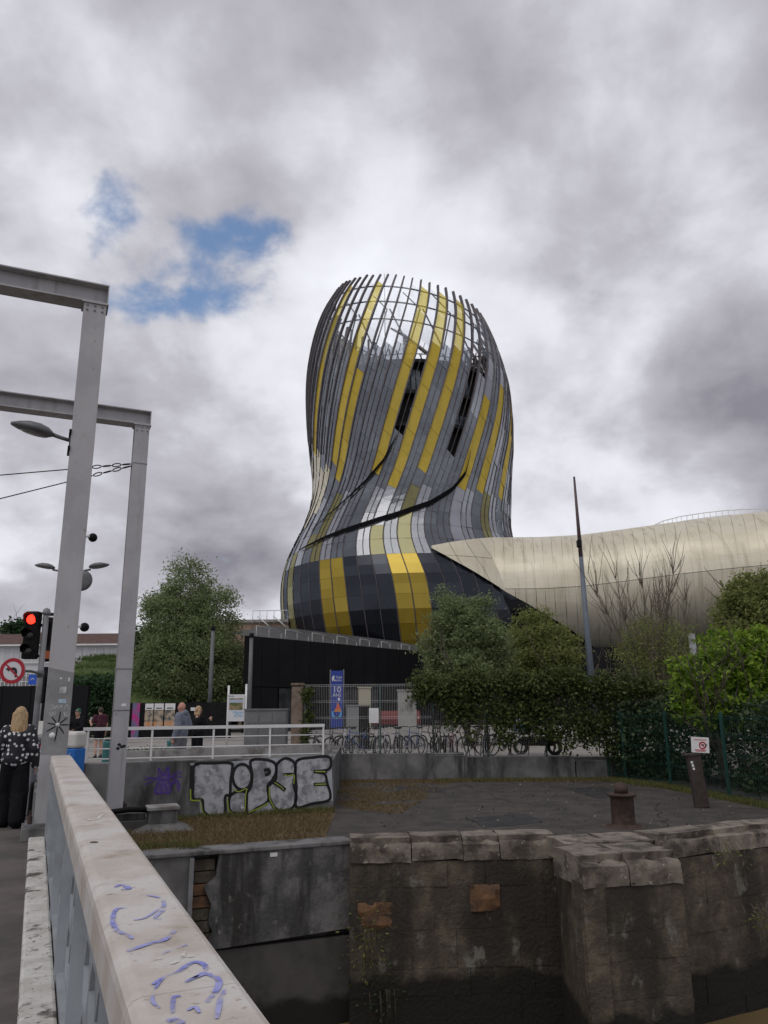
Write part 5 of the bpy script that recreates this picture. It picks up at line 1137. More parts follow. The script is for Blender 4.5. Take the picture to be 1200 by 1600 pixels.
for px0, px1 in ((225, 238), (239.5, 254), (256, 272)):
    a0, a1 = at(px0, 1120, 44.9).x - hb.location.x, at(px1, 1120, 44.9).x - hb.location.x; c_ = (a0 + a1) / 2; w = a1 - a0
    for (y0, y1, mt, nm) in ((1099, 1109.5, m_white, 'poster_heading'), (1110, 1127, m_posterpic, 'poster_picture'), (1127, 1136, m_posterfood, 'poster_food')):
        z1_, z0_ = at(250, y0, 44.9).z, at(250, y1, 44.9).z; MB().box((c_, .03, (z0_ + z1_) / 2), (w, .03, z1_ - z0_ - .01)).build(nm, mt, hb)
    zz_ = at(250, 1106.5, 44.9).z; MB().box((c_, .01, zz_), (w * .6, .01, .05)).build('heading_text', m_sbk, hb)
a0 = at(211, 1120, 44.9).x - hb.location.x; MB().box((a0, .03, 1.0), (.42, .03, 1.9)).build('pink_poster', M('pink_poster', (.50, .03, .24), (.10, .16, .25), .5, scale=2.5), hb)
p = at(300, 1108, 44.8); MB().box((p.x - hb.location.x, .02, p.z), (.26, .02, .18)).build('blue_notice', m_swh, hb)
ip = thing('information_panel', 'white information panel with landscape photo on two white posts', 'sign', (at(369, 1130, 30).x, 30, 0))
def ipz(py): return at(369, py, 30).z
for dx, top in ((-.33, 1071), (.34, 1069)): MB().tube([(dx, 0, 0), (dx, 0, ipz(top))], .04, 8).build('post', m_white, ip)
wz0, wz1 = ipz(1127), ipz(1085); MB().box((-.02, -.05, (wz0 + wz1) / 2), (.64, .03, wz1 - wz0)).build('board', m_swh, ip)
MB().box((-.02, -.072, ipz(1100)), (.50, .01, .42)).build('photo', M('landscape_print', (.09, .12, .04), (.30, .22, .12), .5, scale=6, ramp=(.45, .55)), ip); MB().box((-.02, -.079, ipz(1095.5)), (.50, .004, .12)).build('photo_sky', M('print_sky', (.4, .45, .55), None, .5), ip)
def text_part(s, size, mat, parent, loc, name='lettering', rx=90):
    cu = bpy.data.curves.new('t', 'FONT'); cu.body = s; cu.size = size; cu.align_x = 'CENTER'; cu.resolution_u = 2; o = bpy.data.objects.new('t', cu); COL.objects.link(o)
    bpy.context.view_layer.update(); me = bpy.data.meshes.new_from_object(o.evaluated_get(bpy.context.evaluated_depsgraph_get())); bpy.data.objects.remove(o)
    me.materials.clear(); q_ = link(name, me, mat, parent); q_.location = loc; q_.rotation_euler.x = R(rx); return q_
m_cyan = M('cyan_print', (.10, .42, .70), None, .5)
text_part('Martin', .15, m_cyan, ip, (.08, -.074, ipz(1115))); text_part('d\'Olu', .15, m_cyan, ip, (.08, -.074, ipz(1120))); text_part('Bacalan', .07, m_sbk, ip, (-.2, -.07, ipz(1088.5)))
ec = thing('electrical_cabinet', 'low grey electrical cabinet with diamond pressed doors', 'cabinet', (at(416, 1145, 27).x, 27, 0))
et = at(416, 1110, 27).z; m_ec = M('cabinet_grey', (.13, .135, .14), (.16, .165, .17), .6, scale=3)
MB().box((0, 0, et / 2), (1.42, .45, et)).build('body', m_ec, ec, bevel=.015); MB().box((0, 0, et + .03), (1.5, .5, .06)).build('lid', m_ec, ec)
for i in range(3): MB().box((-.46 + .46 * i, -.235, et * .5), (.43, .02, et * .86)).build('door', m_ec, ec)
for i in range(12):
    for j in range(2): MB().add([(-.6 + i * .11, -.247, et * .72 + .12 * j - .1), (-.55 + i * .11, -.255, et * .72 + .12 * j - .05), (-.5 + i * .11, -.247, et * .72 + .12 * j - .1), (-.55 + i * .11, -.247, et * .72 + .12 * j - .15)], [(0, 3, 2, 1)]).build('pressing', m_lamp, ec)
# brown stone pillar
pil = thing('stone_pillar', 'brown square stone gate pillar at the end of the white fence', 'pillar', (at(464, 1160, 25.3).x, 25.3, 0))
pzt = at(464, 1068, 25.3).z; m_pil = M('brown_stone', (.15, .11, .085), (.21, .165, .13), .9, scale=4, bump=.01, dirt=(.09, .07, .06))
MB().box((0, 0, pzt / 2 - .05), (.36, .36, pzt - .1)).build('shaft', m_pil, pil, bevel=.02); MB().box((0, 0, pzt - .03), (.41, .41, .08)).build('cap', m_pil, pil, bevel=.02)
# white welded mesh fence
m_wire = M('weathered_white_wire', (.46, .46, .46), None, .5)
mf = thing('mesh_fence', 'white welded wire mesh fence on the low wall in front of bicycles', 'fence', (at(475, 1100, FY).x, FY, 0))
def mesh_bay(x0, x1, z0, z1, parent, mat, step=.055, wr=.0026, name='wire_panel', folds=5):
    mb = MB(); 
    for i in range(int((x1 - x0) / step) + 1): x = x0 + i * step; mb.add([(x - wr, 0, z0), (x + wr, 0, z0), (x + wr, 0, z1), (x - wr, 0, z1), (x, wr * 2, z0), (x, wr * 2, z1)], [(0, 1, 2, 3), (1, 4, 5, 2), (4, 0, 3, 5)])
    for k in range(folds):
        z = z0 + .05 + (z1 - z0 - .12) * k / (folds - 1)
        for dz in (0, .05): mb.box(((x0 + x1) / 2, -.03 if dz else -.01, z + dz), (x1 - x0, .008, .008))
    return mb.build(name, mat, parent)
X0 = mf.location.x; xs_ = [fx(px) - X0 for px in (477, 594, 676, 760, 850)]
for i in range(4): mesh_bay(xs_[i] + .02, xs_[i + 1] - .02, .22 if i < 2 else .08, 2.36 if i < 2 else 2.2, mf, m_wire)
for i, x in enumerate(xs_): MB().box((x, .03, 1.15), (.06, .05, 2.4)).build('post', m_greenfence if i else m_galv, mf)
nt = MB().box((0, 0, 0), (.31, .012, .46)).build('fence_notice', m_white, None, loc=at(584, 1118, FY - .04)); tag(nt, 'small white notice tied to the mesh fence', 'notice')
# green wire fence coming towards the camera on the right
gf = thing('green_wire_fence', 'dark green wire mesh fence along the quay on the right', 'fence', (0, 0, QZ))
GP = [Vector((7.02, 25.5, 0)), Vector((7.35, 24.9, 0)), Vector((8.02, 22.9, 0)), Vector((8.46, 20.1, 0)), Vector((8.80, 18.0, 0)), Vector((9.2, 15.8, 0))]
for p in GP: MB().box((p.x, p.y, 1.02), (.07, .07, 2.04)).build('post', m_greenfence, gf)
for a, b_ in zip(GP, GP[1:]):
    L = (b_ - a).length; o = mesh_bay(.04, L - .04, .05, 1.95, gf, m_greenfence, .05 if a is GP[0] else .1, .004); o.location = a; o.rotation_euler.z = math.atan2(b_.y - a.y, b_.x - a.x)
# blue banner
bn = thing('blue_banner', 'tall blue banner reading 10 ANS in front of the black hall', 'banner', (at(526, 1140, 33).x, 33, 0))
bz0, bz1 = at(526, 1139, 33).z, at(526, 1048, 33).z; bw_ = .50; m_ban = M('banner_blue', (.025, .055, .30), (.02, .045, .25), .6, scale=1)
MB().box((0, 0, (bz0 + bz1) / 2), (bw_, .03, bz1 - bz0)).build('cloth', m_ban, bn); MB().tube([(-bw_ / 2 - .03, .03, 0), (-bw_ / 2 - .03, .03, bz1 + .05)], .025, 8).build('pole', m_lamp, bn); MB().tube([(bw_ / 2 + .03, .03, 0), (bw_ / 2 + .03, .03, bz1 + .05)], .025, 8).build('pole', m_lamp, bn)
def bz(py): return at(526, py, 33).z
text_part('Cité', .15, m_swh, bn, (.08, -.018, bz(1060))); text_part('duVin', .13, m_swh, bn, (.05, -.018, bz(1064.5))); text_part('10', .36, m_swh, bn, (0, -.018, bz(1082))); text_part('ANS', .19, m_swh, bn, (0, -.018, bz(1088.5)))
ribbon([(-.17, .0), (-.19, .14), (-.12, .22), (-.14, .08), (-.08, .02)], .05, lambda x, z: Vector((x, -.018, bz(1064.5) + z))).build('emblem', m_swh, bn)
MB().add([(.03, -.018, bz(1091)), (.09, -.018, bz(1090)), (.15, -.018, bz(1091)), (.13, -.018, bz(1094)), (.07, -.018, bz(1096))], [(0, 4, 3, 2, 1)]).build('heart', m_swh, bn)
m_bo = M('banner_orange', (.6, .28, .03), (.6, .1, .08), .6, scale=4); MB().add([(-.12, -.018, bz(1112)), (.2, -.018, bz(1112)), (.12, -.018, bz(1103)), (.03, -.018, bz(1097)), (-.02, -.018, bz(1105))], [(0, 1, 2, 3, 4)]).build('drawing', m_bo, bn)
ribbon([(-.18, .2), (-.15, .02), (0, -.06), (.15, .02), (.18, .2)], .08, lambda x, z: Vector((x, -.0185, bz(1119) + z))).build('drawing', m_cyan, bn); ribbon([(-.1, 0), (0, .1), (.1, 0)], .07, lambda x, z: Vector((x, -.0185, bz(1122) + z * .6))).build('drawing', m_ink, bn)
# kiosk bits behind the fence
for px, py, w, h_, mt, lab, cat in ((636, 1105, .75, 1.3, m_conc_lt, 'pale square pillar behind the ivy end of the fence', 'pillar'), (570, 1098, .5, 1.15, M('beige_board', (.36, .33, .25), None, .7), 'beige board standing behind the mesh fence', 'board'), (560, 1118, .95, .75, M('grey_board', (.2, .2, .2), None, .7), 'low grey box behind the mesh fence', 'box')):
    p = at(px, py, 32); t = thing('service_' + cat, lab, cat, (p.x, 32, 0)); zt_ = p.z + h_ / 2; MB().box((0, 0, zt_ / 2), (w, .4, zt_)).build('body', mt, t, bevel=.02); MB().box((0, 0, zt_ + .02), (w + .06, .46, .05)).build('cap', mt, t)
aw = thing('parasol_awning', 'long dark red awning behind the bicycles', 'awning', (at(620, 1120, 34).x, 34, 0)); az = at(620, 1120, 34).z
MB().add([(-1.7, -.6, az - .1), (1.0, -.6, az - .1), (1.0, .6, az + .25), (-1.7, .6, az + .25), (-1.7, -.6, az - .3), (1.0, -.6, az - .3)], [(0, 1, 2, 3), (4, 5, 1, 0)]).build('cloth', M('dark_red_cloth', (.12, .02, .02), (.16, .03, .03), .8), aw)
for x in (-1.6, .9): MB().tube([(x, -.5, 0), (x, -.5, az)], .03, 8).build('leg', m_galv, aw)

# ------------------------------------------------------------------ quay: bollard, sign post, concrete block
bo = thing('mooring_bollard', 'rusty iron mooring bollard on the quay edge', 'bollard', (4.5, 15.6, QZ))
MB().lathe([(.33, 0), (.33, .025), (.225, .04), (.22, .06), (.215, .52), (.23, .54), (.275, .555), (.275, .59), (.25, .6)], n=32).build('barrel', m_rust, bo); MB().lathe([(.13, .6), (.13, .70), (.11, .76), (.06, .79), (.02, .80)], n=24).build('cap', m_rust, bo)
MB().lathe([(.42, 0), (.40, .012)], n=24).build('rust_footing', M('rusty_footing', (.07, .05, .04), None, .9), bo)
bp_ = gz(1097, 1262, QZ); ps = thing('quay_sign_post', 'leaning dark brown steel post with a tilted white notice', 'sign', bp_); ps.rotation_euler = (0, R(-4.5), 0)
m_brn = M('dark_brown_paint', (.04, .028, .026), (.055, .04, .036), .7, scale=6)
MB().box((0, 0, .56), (.30, .16, 1.12)).build('post', m_brn, ps, bevel=.015); MB().box((-.02, 0, 1.14), (.36, .2, .04)).build('cap', m_brn, ps)
sgn = MB().box((0, 0, 0), (.40, .02, .34)).build('notice_plate', m_white, ps, loc=(.20, -.02, 1.33)); sgn.rotation_euler = (0, R(8), 0)
disc(.055, .085, -.0125, m_sred, 'red_ring', sgn, (.05, 0, -.01)); ribbon([(.0, .04), (.1, -.06)], .02, lambda x, z: Vector((x, -.013, z))).build('red_slash', m_sred, sgn)
MB().box((.05, -.0115, .0), (.06, .002, .04)).build('pictogram', m_sbk, sgn); MB().box((.13, -.0115, .0), (.05, .002, .05)).build('pictogram', M('pic_grey', (.3, .3, .3), None, .6), sgn)
for z, w in ((.11, .28), (-.11, .26), (-.135, .22)): MB().box((.0, -.0115, z), (w, .002, .022)).build('text_line', M('pink_text', (.5, .2, .2), None, .6), sgn)
for k in range(3): MB().box((-.08 + .01 * k, -.083, .98 - .07 * k), (.05, .004, .05)).build('sticker', m_white, ps)
cbk = thing('concrete_pedestal', 'squat concrete pedestal with pale stone cap beside the farther gantry', 'pedestal', gz(252, 1297, QZ)); cbk.rotation_euler.z = ga
MB().add([Vector(p) for p in ((-.62, -.5, 0), (.62, -.5, 0), (.62, .4, 0), (-.62, .4, 0), (-.27, -.22, .14), (.27, -.22, .14), (.27, .22, .14), (-.27, .22, .14))], [(0, 1, 5, 4), (1, 2, 6, 5), (2, 3, 7, 6), (3, 0, 4, 7), (4, 5, 6, 7)]).build('flared_foot', m_conc, cbk)
MB().box((0, 0, .255), (.53, .43, .25)).build('shaft', m_conc, cbk, bevel=.02); MB().box((0, 0, .41), (.60, .50, .07)).build('cap', m_conc_lt, cbk, bevel=.015)
MB().tube([(-.2, -.05, .38), (-.6, .0, .40), (-1.3, .0, .34)], .05, 8).build('pipe', m_black, cbk)

# ------------------------------------------------------------------ masts and poles
lm = thing('lamp_mast', 'tall slim blue grey mast with rusty red tip', 'mast', (at(926, 1075, 36).x, 36, 0))
mt_, mb_ = at(897, 745, 36) - lm.location, Vector((0, 0, 0)); m_mast = M('mast_blue_grey', (.10, .12, .15), (.13, .15, .18), .5, scale=2); m_mtop = M('mast_red_tip', (.10, .06, .06), (.09, .075, .08), .6, scale=2)
mid = mt_ * .68; MB().tube([mb_, mid], [.20, .10], 12).build('shaft', m_mast, lm); MB().tube([mid, mt_], [.10, .05], 10).build('tip', m_mtop, lm)
p = at(904, 850, 36) - lm.location; MB().box((p.x, -.1, p.z), (.2, .3, .35)).build('floodlight', m_black, lm, bevel=.04)
for px, y1, y0, Y, lab in ((333, 985, 1130, 46, 'slim dark lamp column in front of the big left tree'), (393, 996, 1120, 46, 'slim dark lamp column at the corner of the black hall')):
    a = at(px, y1, Y); t = thing('lamp_column', lab, 'lamp post', (a.x, Y, 0), 0, 'dark lamp columns'); MB().tube([(0, 0, 0), (0, 0, a.z)], [.13, .11], 10).build('shaft', m_lamp, t); MB().tube([(0, 0, a.z), (0, 0, a.z + .25)], .14, 10).build('lantern', m_black, t)
a = at(1080, 990, 30); t = thing('sign_back', 'grey back of a narrow road sign rising from the lime tree', 'sign', (a.x, 30, 0)); MB().box((0, 0, a.z - .55), (.26, .05, 1.1)).build('plate', m_galv, t); MB().tube([(.05, .05, 0), (.05, .05, a.z - .2)], .04, 8).build('pole', m_galv, t)

# ------------------------------------------------------------------ far left: house row, mound, black fence
hs = thing('white_house_row', 'long low white house row with brown roof beyond the mound', 'building', (-38, 84, 0))
hx0, hx1 = at(-60, 1000, 84).x + 38, at(232, 1000, 84).x + 38; ez, rz_ = at(90, 1007, 84).z, at(90, 986, 84).z
m_wh = M('white_render', (.60, .60, .62), (.54, .54, .56), .8, scale=.5); m_rf = M('brown_roof_tiles', (.085, .05, .042), (.12, .07, .06), .85, scale=1.5, stretch=(1, 1, 6))
MB().box(((hx0 + hx1) / 2, 3, ez / 2), (hx1 - hx0, 6, ez)).build('wall', m_wh, hs)
MB().add([(hx0 - .3, -.5, ez), (hx1 + .3, -.5, ez), (hx1 + .3, 3.2, rz_), (hx0 - .3, 3.2, rz_), (hx1 + .3, 6.5, ez), (hx0 - .3, 6.5, ez)], [(0, 1, 2, 3), (3, 2, 4, 5), (1, 4, 2), (0, 3, 5)]).build('roof', m_rf, hs); MB().box(((hx0 + hx1) / 2, -.5, ez - .08), (hx1 - hx0 + .6, .15, .16)).build('gutter', m_white, hs)
m_shut = M('pale_shutter', (.48, .48, .5), None, .7); n_ = 9
for i in range(n_):
    x = hx0 + (hx1 - hx0) * (i + .5) / n_; w_ = MB().box((x, -.03, ez - 1.15), (1.7, .08, 1.5)).build('window', m_shut, hs); MB().box((x, -.08, ez - 1.15), (.06, .06, 1.5)).build('window_bar', m_white, w_); MB().box((x, -.1, ez - 1.95), (1.9, .2, .08)).build('sill', m_white, w_)
    if i < 4:
        w_ = MB().box((x, -.03, ez - 3.9), (2.0, .08, 1.6)).build('window', m_lampglass, hs)
        for k in range(5): MB().box((x - .8 + k * .4, -.09, ez - 3.9), (.07, .06, 1.6)).build('window_bar', m_white, w_)
        for k in range(3): MB().box((x, -.1, ez - 4.5 + k * .6), (2.0, .05, .07)).build('window_bar', m_white, w_)
a, b_ = at(112, 1075, 62), at(232, 1075, 62); mzt = at(150, 1031, 66).z
r_ = np.random.default_rng(3); nx, ny = 24, 16; V = []; Fq = []
for j in range(ny):
    for i in range(nx):
        u, v = i / (nx - 1), j / (ny - 1); x = a.x - 3 + (b_.x - a.x + 8) * u; y = 52 + 22 * v; hgt = mzt * min(1, math.sin(math.pi * min(v * 1.05, 1)) ** .8) * min(1, (u * 3.2) ** 1.2) ; V.append((x, y, hgt - .02 + r_.normal() * .06))
for j in range(ny - 1):
    for i in range(nx - 1): k = j * nx + i; Fq.append((k, k + 1, k + nx + 1, k + nx))
mo = fast_mesh('grass_mound', V, Fq, M('mound_grass', (.045, .08, .02), (.09, .12, .04), .95, scale=1.2, bump=.1, bscale=3), smooth=True); mo['kind'] = 'structure'
V = np.array(V); idx = r_.integers(0, len(V), 26000); C = V[idx] + np.column_stack([r_.uniform(-.5, .5, 26000), r_.uniform(-.7, .7, 26000), np.zeros(26000)]); blades('long_grass', C, .35, leafmat('mound_blades', (.05, .10, .02), (.12, .16, .05)), 44, .5, .03)
bf = thing('black_site_fence', 'black solid site fence left behind the blonde woman', 'fence', (at(30, 1140, 40).x, 40, 0)); bfz = at(30, 1072, 40).z
for i in range(5): MB().box((-3.2 + i * 1.45, 0, bfz / 2), (1.42, .06, bfz)).build('board', m_blackclad, bf)
for i in range(6): MB().box((-3.92 + i * 1.45, .06, bfz / 2), (.08, .06, bfz + .05)).build('post', m_black, bf)
b = Vector((at(30, 1100, 100).x, 100, 0)); tree('distant_tree', 'small tree top showing above the white house roof', b, 8, .2, [el(28, 985, 26, 12, 100, b), el(45, 980, 14, 10, 100, b)], 70, 40, .5, .5, l_hedge, 14)

# ------------------------------------------------------------------ bicycles behind the mesh fence
m_tyre = M('tyre_rubber', (.012, .012, .012), None, .8); m_rim = M('bare_rim', (.35, .35, .36), None, .35, metal=.7)
def make_bike(label, mat):
    t = thing('bicycle', label, 'bicycle', (0, 0, 0), 0, 'bicycles parked behind the mesh fence')
    rw, fwx = Vector((0, -.52, .34)), Vector((0, .53, .34))
    for c in (rw, fwx):
        w = tor(MB(), (0, 0, 0), .325, .026, 24, 6).build('wheel', m_tyre, t, loc=c)
        tor(MB(), (0, 0, 0), .302, .010, 24, 5).build('rim', m_rim, w)
        sp = MB()
        for k in range(14): a = 2 * math.pi * k / 14; sp.tube([(.02 * (-1) ** k, 0, 0), (0, .3 * math.cos(a), .3 * math.sin(a))], .0022, 3, cap=False)
        sp.tube([(-.05, 0, 0), (.05, 0, 0)], .022, 8).build('spokes', m_rim, w)
    bb, st_, hd1, hd0 = Vector((0, -.08, .29)), Vector((0, -.23, .74)), Vector((0, .33, .80)), Vector((0, .37, .66))
    f = MB(); f.tube([bb, st_], .023, 8); f.tube([st_, hd1], .022, 8); f.tube([bb, hd0], .026, 8); f.tube([hd0, hd1], .026, 8)
    for s_ in (-1, 1): f.tube([bb + Vector((s_ * .03, 0, 0)), rw + Vector((s_ * .05, 0, 0))], .010, 6); f.tube([st_, rw + Vector((s_ * .05, 0, 0))], .009, 6)
    f.build('frame', mat, t)
    fk = MB()
    for s_ in (-1, 1): fk.tube([hd0, hd0 + Vector((s_ * .05, .02, -.04)), fwx + Vector((s_ * .05, 0, 0))], .012, 6)
    fk.tube([hd1, hd1 + Vector((0, -.03, .14))], .014, 8); fk.build('fork', mat, t)
    h_ = hd1 + Vector((0, -.03, .16)); MB().tube([h_ + Vector((-.30, -.10, .03)), h_ + Vector((-.16, .02, .02)), h_, h_ + Vector((.16, .02, .02)), h_ + Vector((.30, -.10, .03))], .013, 8).build('handlebar', m_black, t)
    MB().tube([st_, st_ + Vector((0, -.05, .17))], .013, 8).build('seat_post', m_rim, t)
    s0 = st_ + Vector((0, -.06, .19)); MB().add([s0 + Vector(p) for p in ((-.09, -.14, .02), (.09, -.14, .02), (.02, .14, .02), (-.02, .14, .02), (-.07, -.13, -.03), (.07, -.13, -.03), (.012, .13, -.02), (-.012, .13, -.02))], [(0, 1, 2, 3), (0, 4, 5, 1), (1, 5, 6, 2), (2, 6, 7, 3), (3, 7, 4, 0), (4, 7, 6, 5)]).build('saddle', m_black, t, bevel=.012)
    cr_ = MB(); cr_.lathe([(.09, -.004), (.09, .004)], n=20, smooth=False)
    o = cr_.build('chainring', m_rim, t, loc=bb + Vector((.05, 0, 0))); o.rotation_euler.y = R(90)
    for s_ in (-1, 1): MB().bar(bb + Vector((s_ * .06, 0, 0)), bb + Vector((s_ * .07, s_ * .1, -s_ * .13)), .015, .02).build('crank', m_rim, t); MB().box(bb + Vector((s_ * .12, s_ * .1, -s_ * .13)), (.09, .06, .02)).build('pedal', m_black, t)
    return t
BCOL = [M('bike_black', (.02, .02, .022), None, .35), M('bike_white', (.5, .48, .5), None, .35), M('bike_grey', (.12, .12, .13), None, .35), M('bike_pink', (.45, .16, .22), None, .35), M('bike_blue', (.03, .08, .25), None, .35)]
bikes = [(487, 0, 28, 'black bicycle nearest the brown stone pillar'), (510, 2, 62, 'grey bicycle second from the stone pillar'), (545, 1, 24, 'white bicycle under the blue banner'), (575, 0, 48, 'black bicycle just right of the blue banner'), (597, 2, 20, 'grey bicycle behind the middle green fence post'),
         (622, 0, 10, 'black bicycle left of the ivy, parked head on'), (648, 4, 34, 'dark blue bicycle below the pale pillar'), (672, 2, 70, 'grey bicycle behind the second green fence post'), (706, 3, 18, 'pink framed bicycle with a white basket under the ivy'), (737, 0, 40, 'black bicycle right of the pink one under the ivy'), (760, 2, 15, 'grey bicycle half under hanging ivy'), (786, 0, 55, 'rightmost black bicycle under the ivy'), (530, 0, 36, 'black bicycle between the grey one and the white one'), (560, 4, 66, 'blue bicycle between the white one and the banner'), (610, 1, 40, 'pale bicycle between the middle post and the ivy'), (690, 0, 30, 'black bicycle just left of the pink one')]
for px, c, ang, lab in bikes:
    t = make_bike(lab, BCOL[c]); x = at(px, 1160, 27.2).x; t.location = (x, 27.2 + random.uniform(-.15, .2), 0); t.rotation_euler = (R(random.uniform(-4, 4)), 0, R(180 - ang))
    if c == 3: MB().prism([(-.16, .38), (.16, .38), (.18, .66), (-.18, .66)], .78, 1.0).build('basket', m_offwhite, t)
bk = thing('covered_scooter', 'parked scooter with blue and white cover under the ivy', 'scooter', (at(840, 1150, 27.4).x, 27.4, 0), R(70))
for y in (-.55, .6): tor(MB(), (0, y, .25), .2, .06).build('wheel', m_tyre, bk)
MB().box((0, 0, .45), (.32, 1.2, .3)).build('body', m_black, bk, bevel=.08); MB().ball((0, .45, .95), (.3, .35, .3)).build('blue_cover', M('blue_white_cover', (.08, .18, .45), (.5, .5, .52), .6, scale=4, ramp=(.48, .52)), bk); MB().box((0, -.3, .72), (.28, .6, .14)).build('seat', m_black, bk, bevel=.05)

# ------------------------------------------------------------------ people
def fuse(mb, name, mat, parent, voxel=.012, smooth=4):
    o = mb.build(name, mat, parent); r_ = o.modifiers.new('r', 'REMESH'); r_.mode = 'VOXEL'; r_.voxel_size = voxel; s_ = o.modifiers.new('s', 'SMOOTH'); s_.iterations = smooth; s_.factor = .5
    bpy.context.view_layer.update(); dg = bpy.context.evaluated_depsgraph_get(); me = bpy.data.meshes.new_from_object(o.evaluated_get(dg)); me.polygons.foreach_set('use_smooth', np.ones(len(me.polygons), bool))
    o.modifiers.clear(); o.data = me; me.name = name
    if not me.materials: me.materials.append(mat)
    return o
m_skin = M('skin', (.50, .31, .23), (.46, .27, .20), .55, scale=14); m_skin_r = M('ruddy_skin', (.50, .25, .19), (.44, .22, .17), .5, scale=14)
def hand(mb, w, d, side, k=1.0):
    """palm with five bent fingers hanging from wrist w along direction d"""
    d = Vector(d).normalized(); f = Vector((0, 1, 0)); f = (f - d * f.dot(d)).normalized(); inn = d.cross(f) * side
    pc = w + d * .045 * k; mb.ball(pc, (.018 * k, .038 * k, .05 * k), 10, 8, Matrix((inn, f, -d)).transposed())
    for i, (o_, L) in enumerate(((.030, .065), (.010, .075), (-.010, .070), (-.029, .055))):
        a = pc + d * .04 * k + f * o_ * k; b_ = a + d * L * .55 * k + inn * .006; c_ = b_ + d * L * .40 * k + inn * .022 * k; mb.cap(a, b_, .0092 * k, .0085 * k, 8); mb.cap(b_, c_, .0085 * k, .007 * k, 8)
    a = w + d * .02 * k + f * .025 * k; b_ = a + d * .035 * k + f * .028 * k + inn * .01; mb.cap(a, b_, .012 * k, .010 * k, 8); mb.cap(b_, b_ + d * .03 * k + f * .004 + inn * .008, .010 * k, .008 * k, 8)
def person(label, loc, rz, H, J, cloth, hair=None, shorts=False, sleeves='long', skin=m_skin, group=None, slim=1.0, extra=None):
    """J: joints; local x = right, y = facing, z up; H body height"""
    k = H / 1.70; t = thing('person', label, 'person', loc, rz, group); V = lambda p: Vector(p) * k
    j = {n: V(p) for n, p in J.items()}; B = MB(); s = slim * k
    hd_, nk = j['head'], j['neck']
    B.ball(hd_, (.075 * k, .095 * k, .115 * k), 18, 14); B.cap(hd_ + V((0, .02, -.06)), hd_ + V((0, .045, -.085)), .055 * k, .042 * k); B.cap(nk, hd_ - V((0, .01, .06)), .055 * k, .05 * k)
    B.cap(hd_ + V((0, .092, .005)), hd_ + V((0, .112, -.025)), .010 * k, .014 * k, 8)
    for sx in (-1, 1): B.ball(hd_ + V((sx * .076, -.005, -.01)), (.012 * k, .022 * k, .032 * k), 8, 6); B.ball(hd_ + V((sx * .03, .085, .012)), .014 * k, 8, 6)
    B.cap(hd_ + V((-.02, .093, -.052)), hd_ + V((.02, .093, -.052)), .009 * k, .009 * k, 8)
    B.cap(j['chest'] + V((-.06, 0, 0)), j['chest'] + V((.06, 0, 0)), .115 * s, .115 * s); B.cap(j['chest'], j['pelvis'], .12 * s, .125 * s); B.cap(j['pelvis'] + V((-.06, 0, 0)), j['pelvis'] + V((.06, 0, 0)), .115 * s, .115 * s); B.cap(nk - V((0, 0, .06)), nk, .075 * k, .055 * k)
    for sd, sg in (('l', -1), ('r', 1)):
        B.cap(j['chest'] + V((sg * .08, 0, .06)), j['sho_' + sd], .075 * s, .06 * s); B.cap(j['sho_' + sd], j['elb_' + sd], .052 * s, .041 * s); B.cap(j['elb_' + sd], j['wri_' + sd], .04 * s, .027 * s)
        hand(B, j['wri_' + sd], j['wri_' + sd] - j['elb_' + sd], -sg, k)
        B.cap(j['hip_' + sd], j['kne_' + sd], .088 * s, .058 * s); B.cap(j['kne_' + sd], j['ank_' + sd], .056 * s, .036 * s); B.cap(j['ank_' + sd] + V((0, -.03, -.03)), j['ank_' + sd] + V((0, .12, -.045)), .035 * k, .028 * k)
    fuse(B, 'body', skin, t, .008 * k, 3)
    T = MB(); e = .022 * k
    T.cap(j['chest'] + V((-.075, 0, .01)), j['chest'] + V((.075, 0, .01)), .115 * s + e, .115 * s + e); T.cap(j['chest'], j['pelvis'] + V((0, 0, .02)), .13 * s + e, .125 * s + e * cloth.get('hem', 1)); T.cap(j['pelvis'] + V((-.06, 0, .02)), j['pelvis'] + V((.06, 0, .02)), .11 * s + e * cloth.get('hem', 1), .11 * s + e * cloth.get('hem', 1))
    for sd, sg in (('l', -1), ('r', 1)):
        T.cap(j['chest'] + V((sg * .08, 0, .07)), j['sho_' + sd], .078 * s + e * .6, .062 * s + e * .6); fl_ = cloth.get('sleeve', 1.0)
        end = j['elb_' + sd].lerp(j['wri_' + sd], .96) if sleeves == 'long' else None
        mid_ = j['elb_' + sd] if sleeves == 'long' else j['sho_' + sd].lerp(j['elb_' + sd], .55)
        T.cap(j['sho_' + sd], mid_, .058 * s + e * fl_, .05 * s + e * fl_)
        if end is not None: T.cap(j['elb_' + sd], end, .048 * s + e * fl_, .034 * s + e * fl_ * .8)
    if cloth.get('hood'): T.ball(nk + V((0, -.075, .0)), (.11 * k, .07 * k, .085 * k))
    if cloth.get('collar'): T.cap(nk + V((0, -.01, -.03)), nk + V((0, 0, .02)), .085 * k, .066 * k)
    fuse(T, cloth.get('top_name', 'top'), cloth['top'], t, .012 * k, 5)
    L = MB(); fl2 = cloth.get('flare', 1.0)
    L.cap(j['pelvis'] + V((-.06, 0, .03)), j['pelvis'] + V((.06, 0, .03)), .118 * s + e * .4, .118 * s + e * .4)
    for sd in 'lr':
        if shorts: L.cap(j['hip_' + sd], j['hip_' + sd].lerp(j['kne_' + sd], .62), .10 * s + e * .6, .078 * s + e * .6)
        else: L.cap(j['hip_' + sd], j['kne_' + sd], .095 * s + e * .6, .07 * s + e * fl2); L.cap(j['kne_' + sd], j['ank_' + sd] + V((0, 0, .015)), .066 * s + e * fl2, .05 * s + e * fl2 * 1.25)
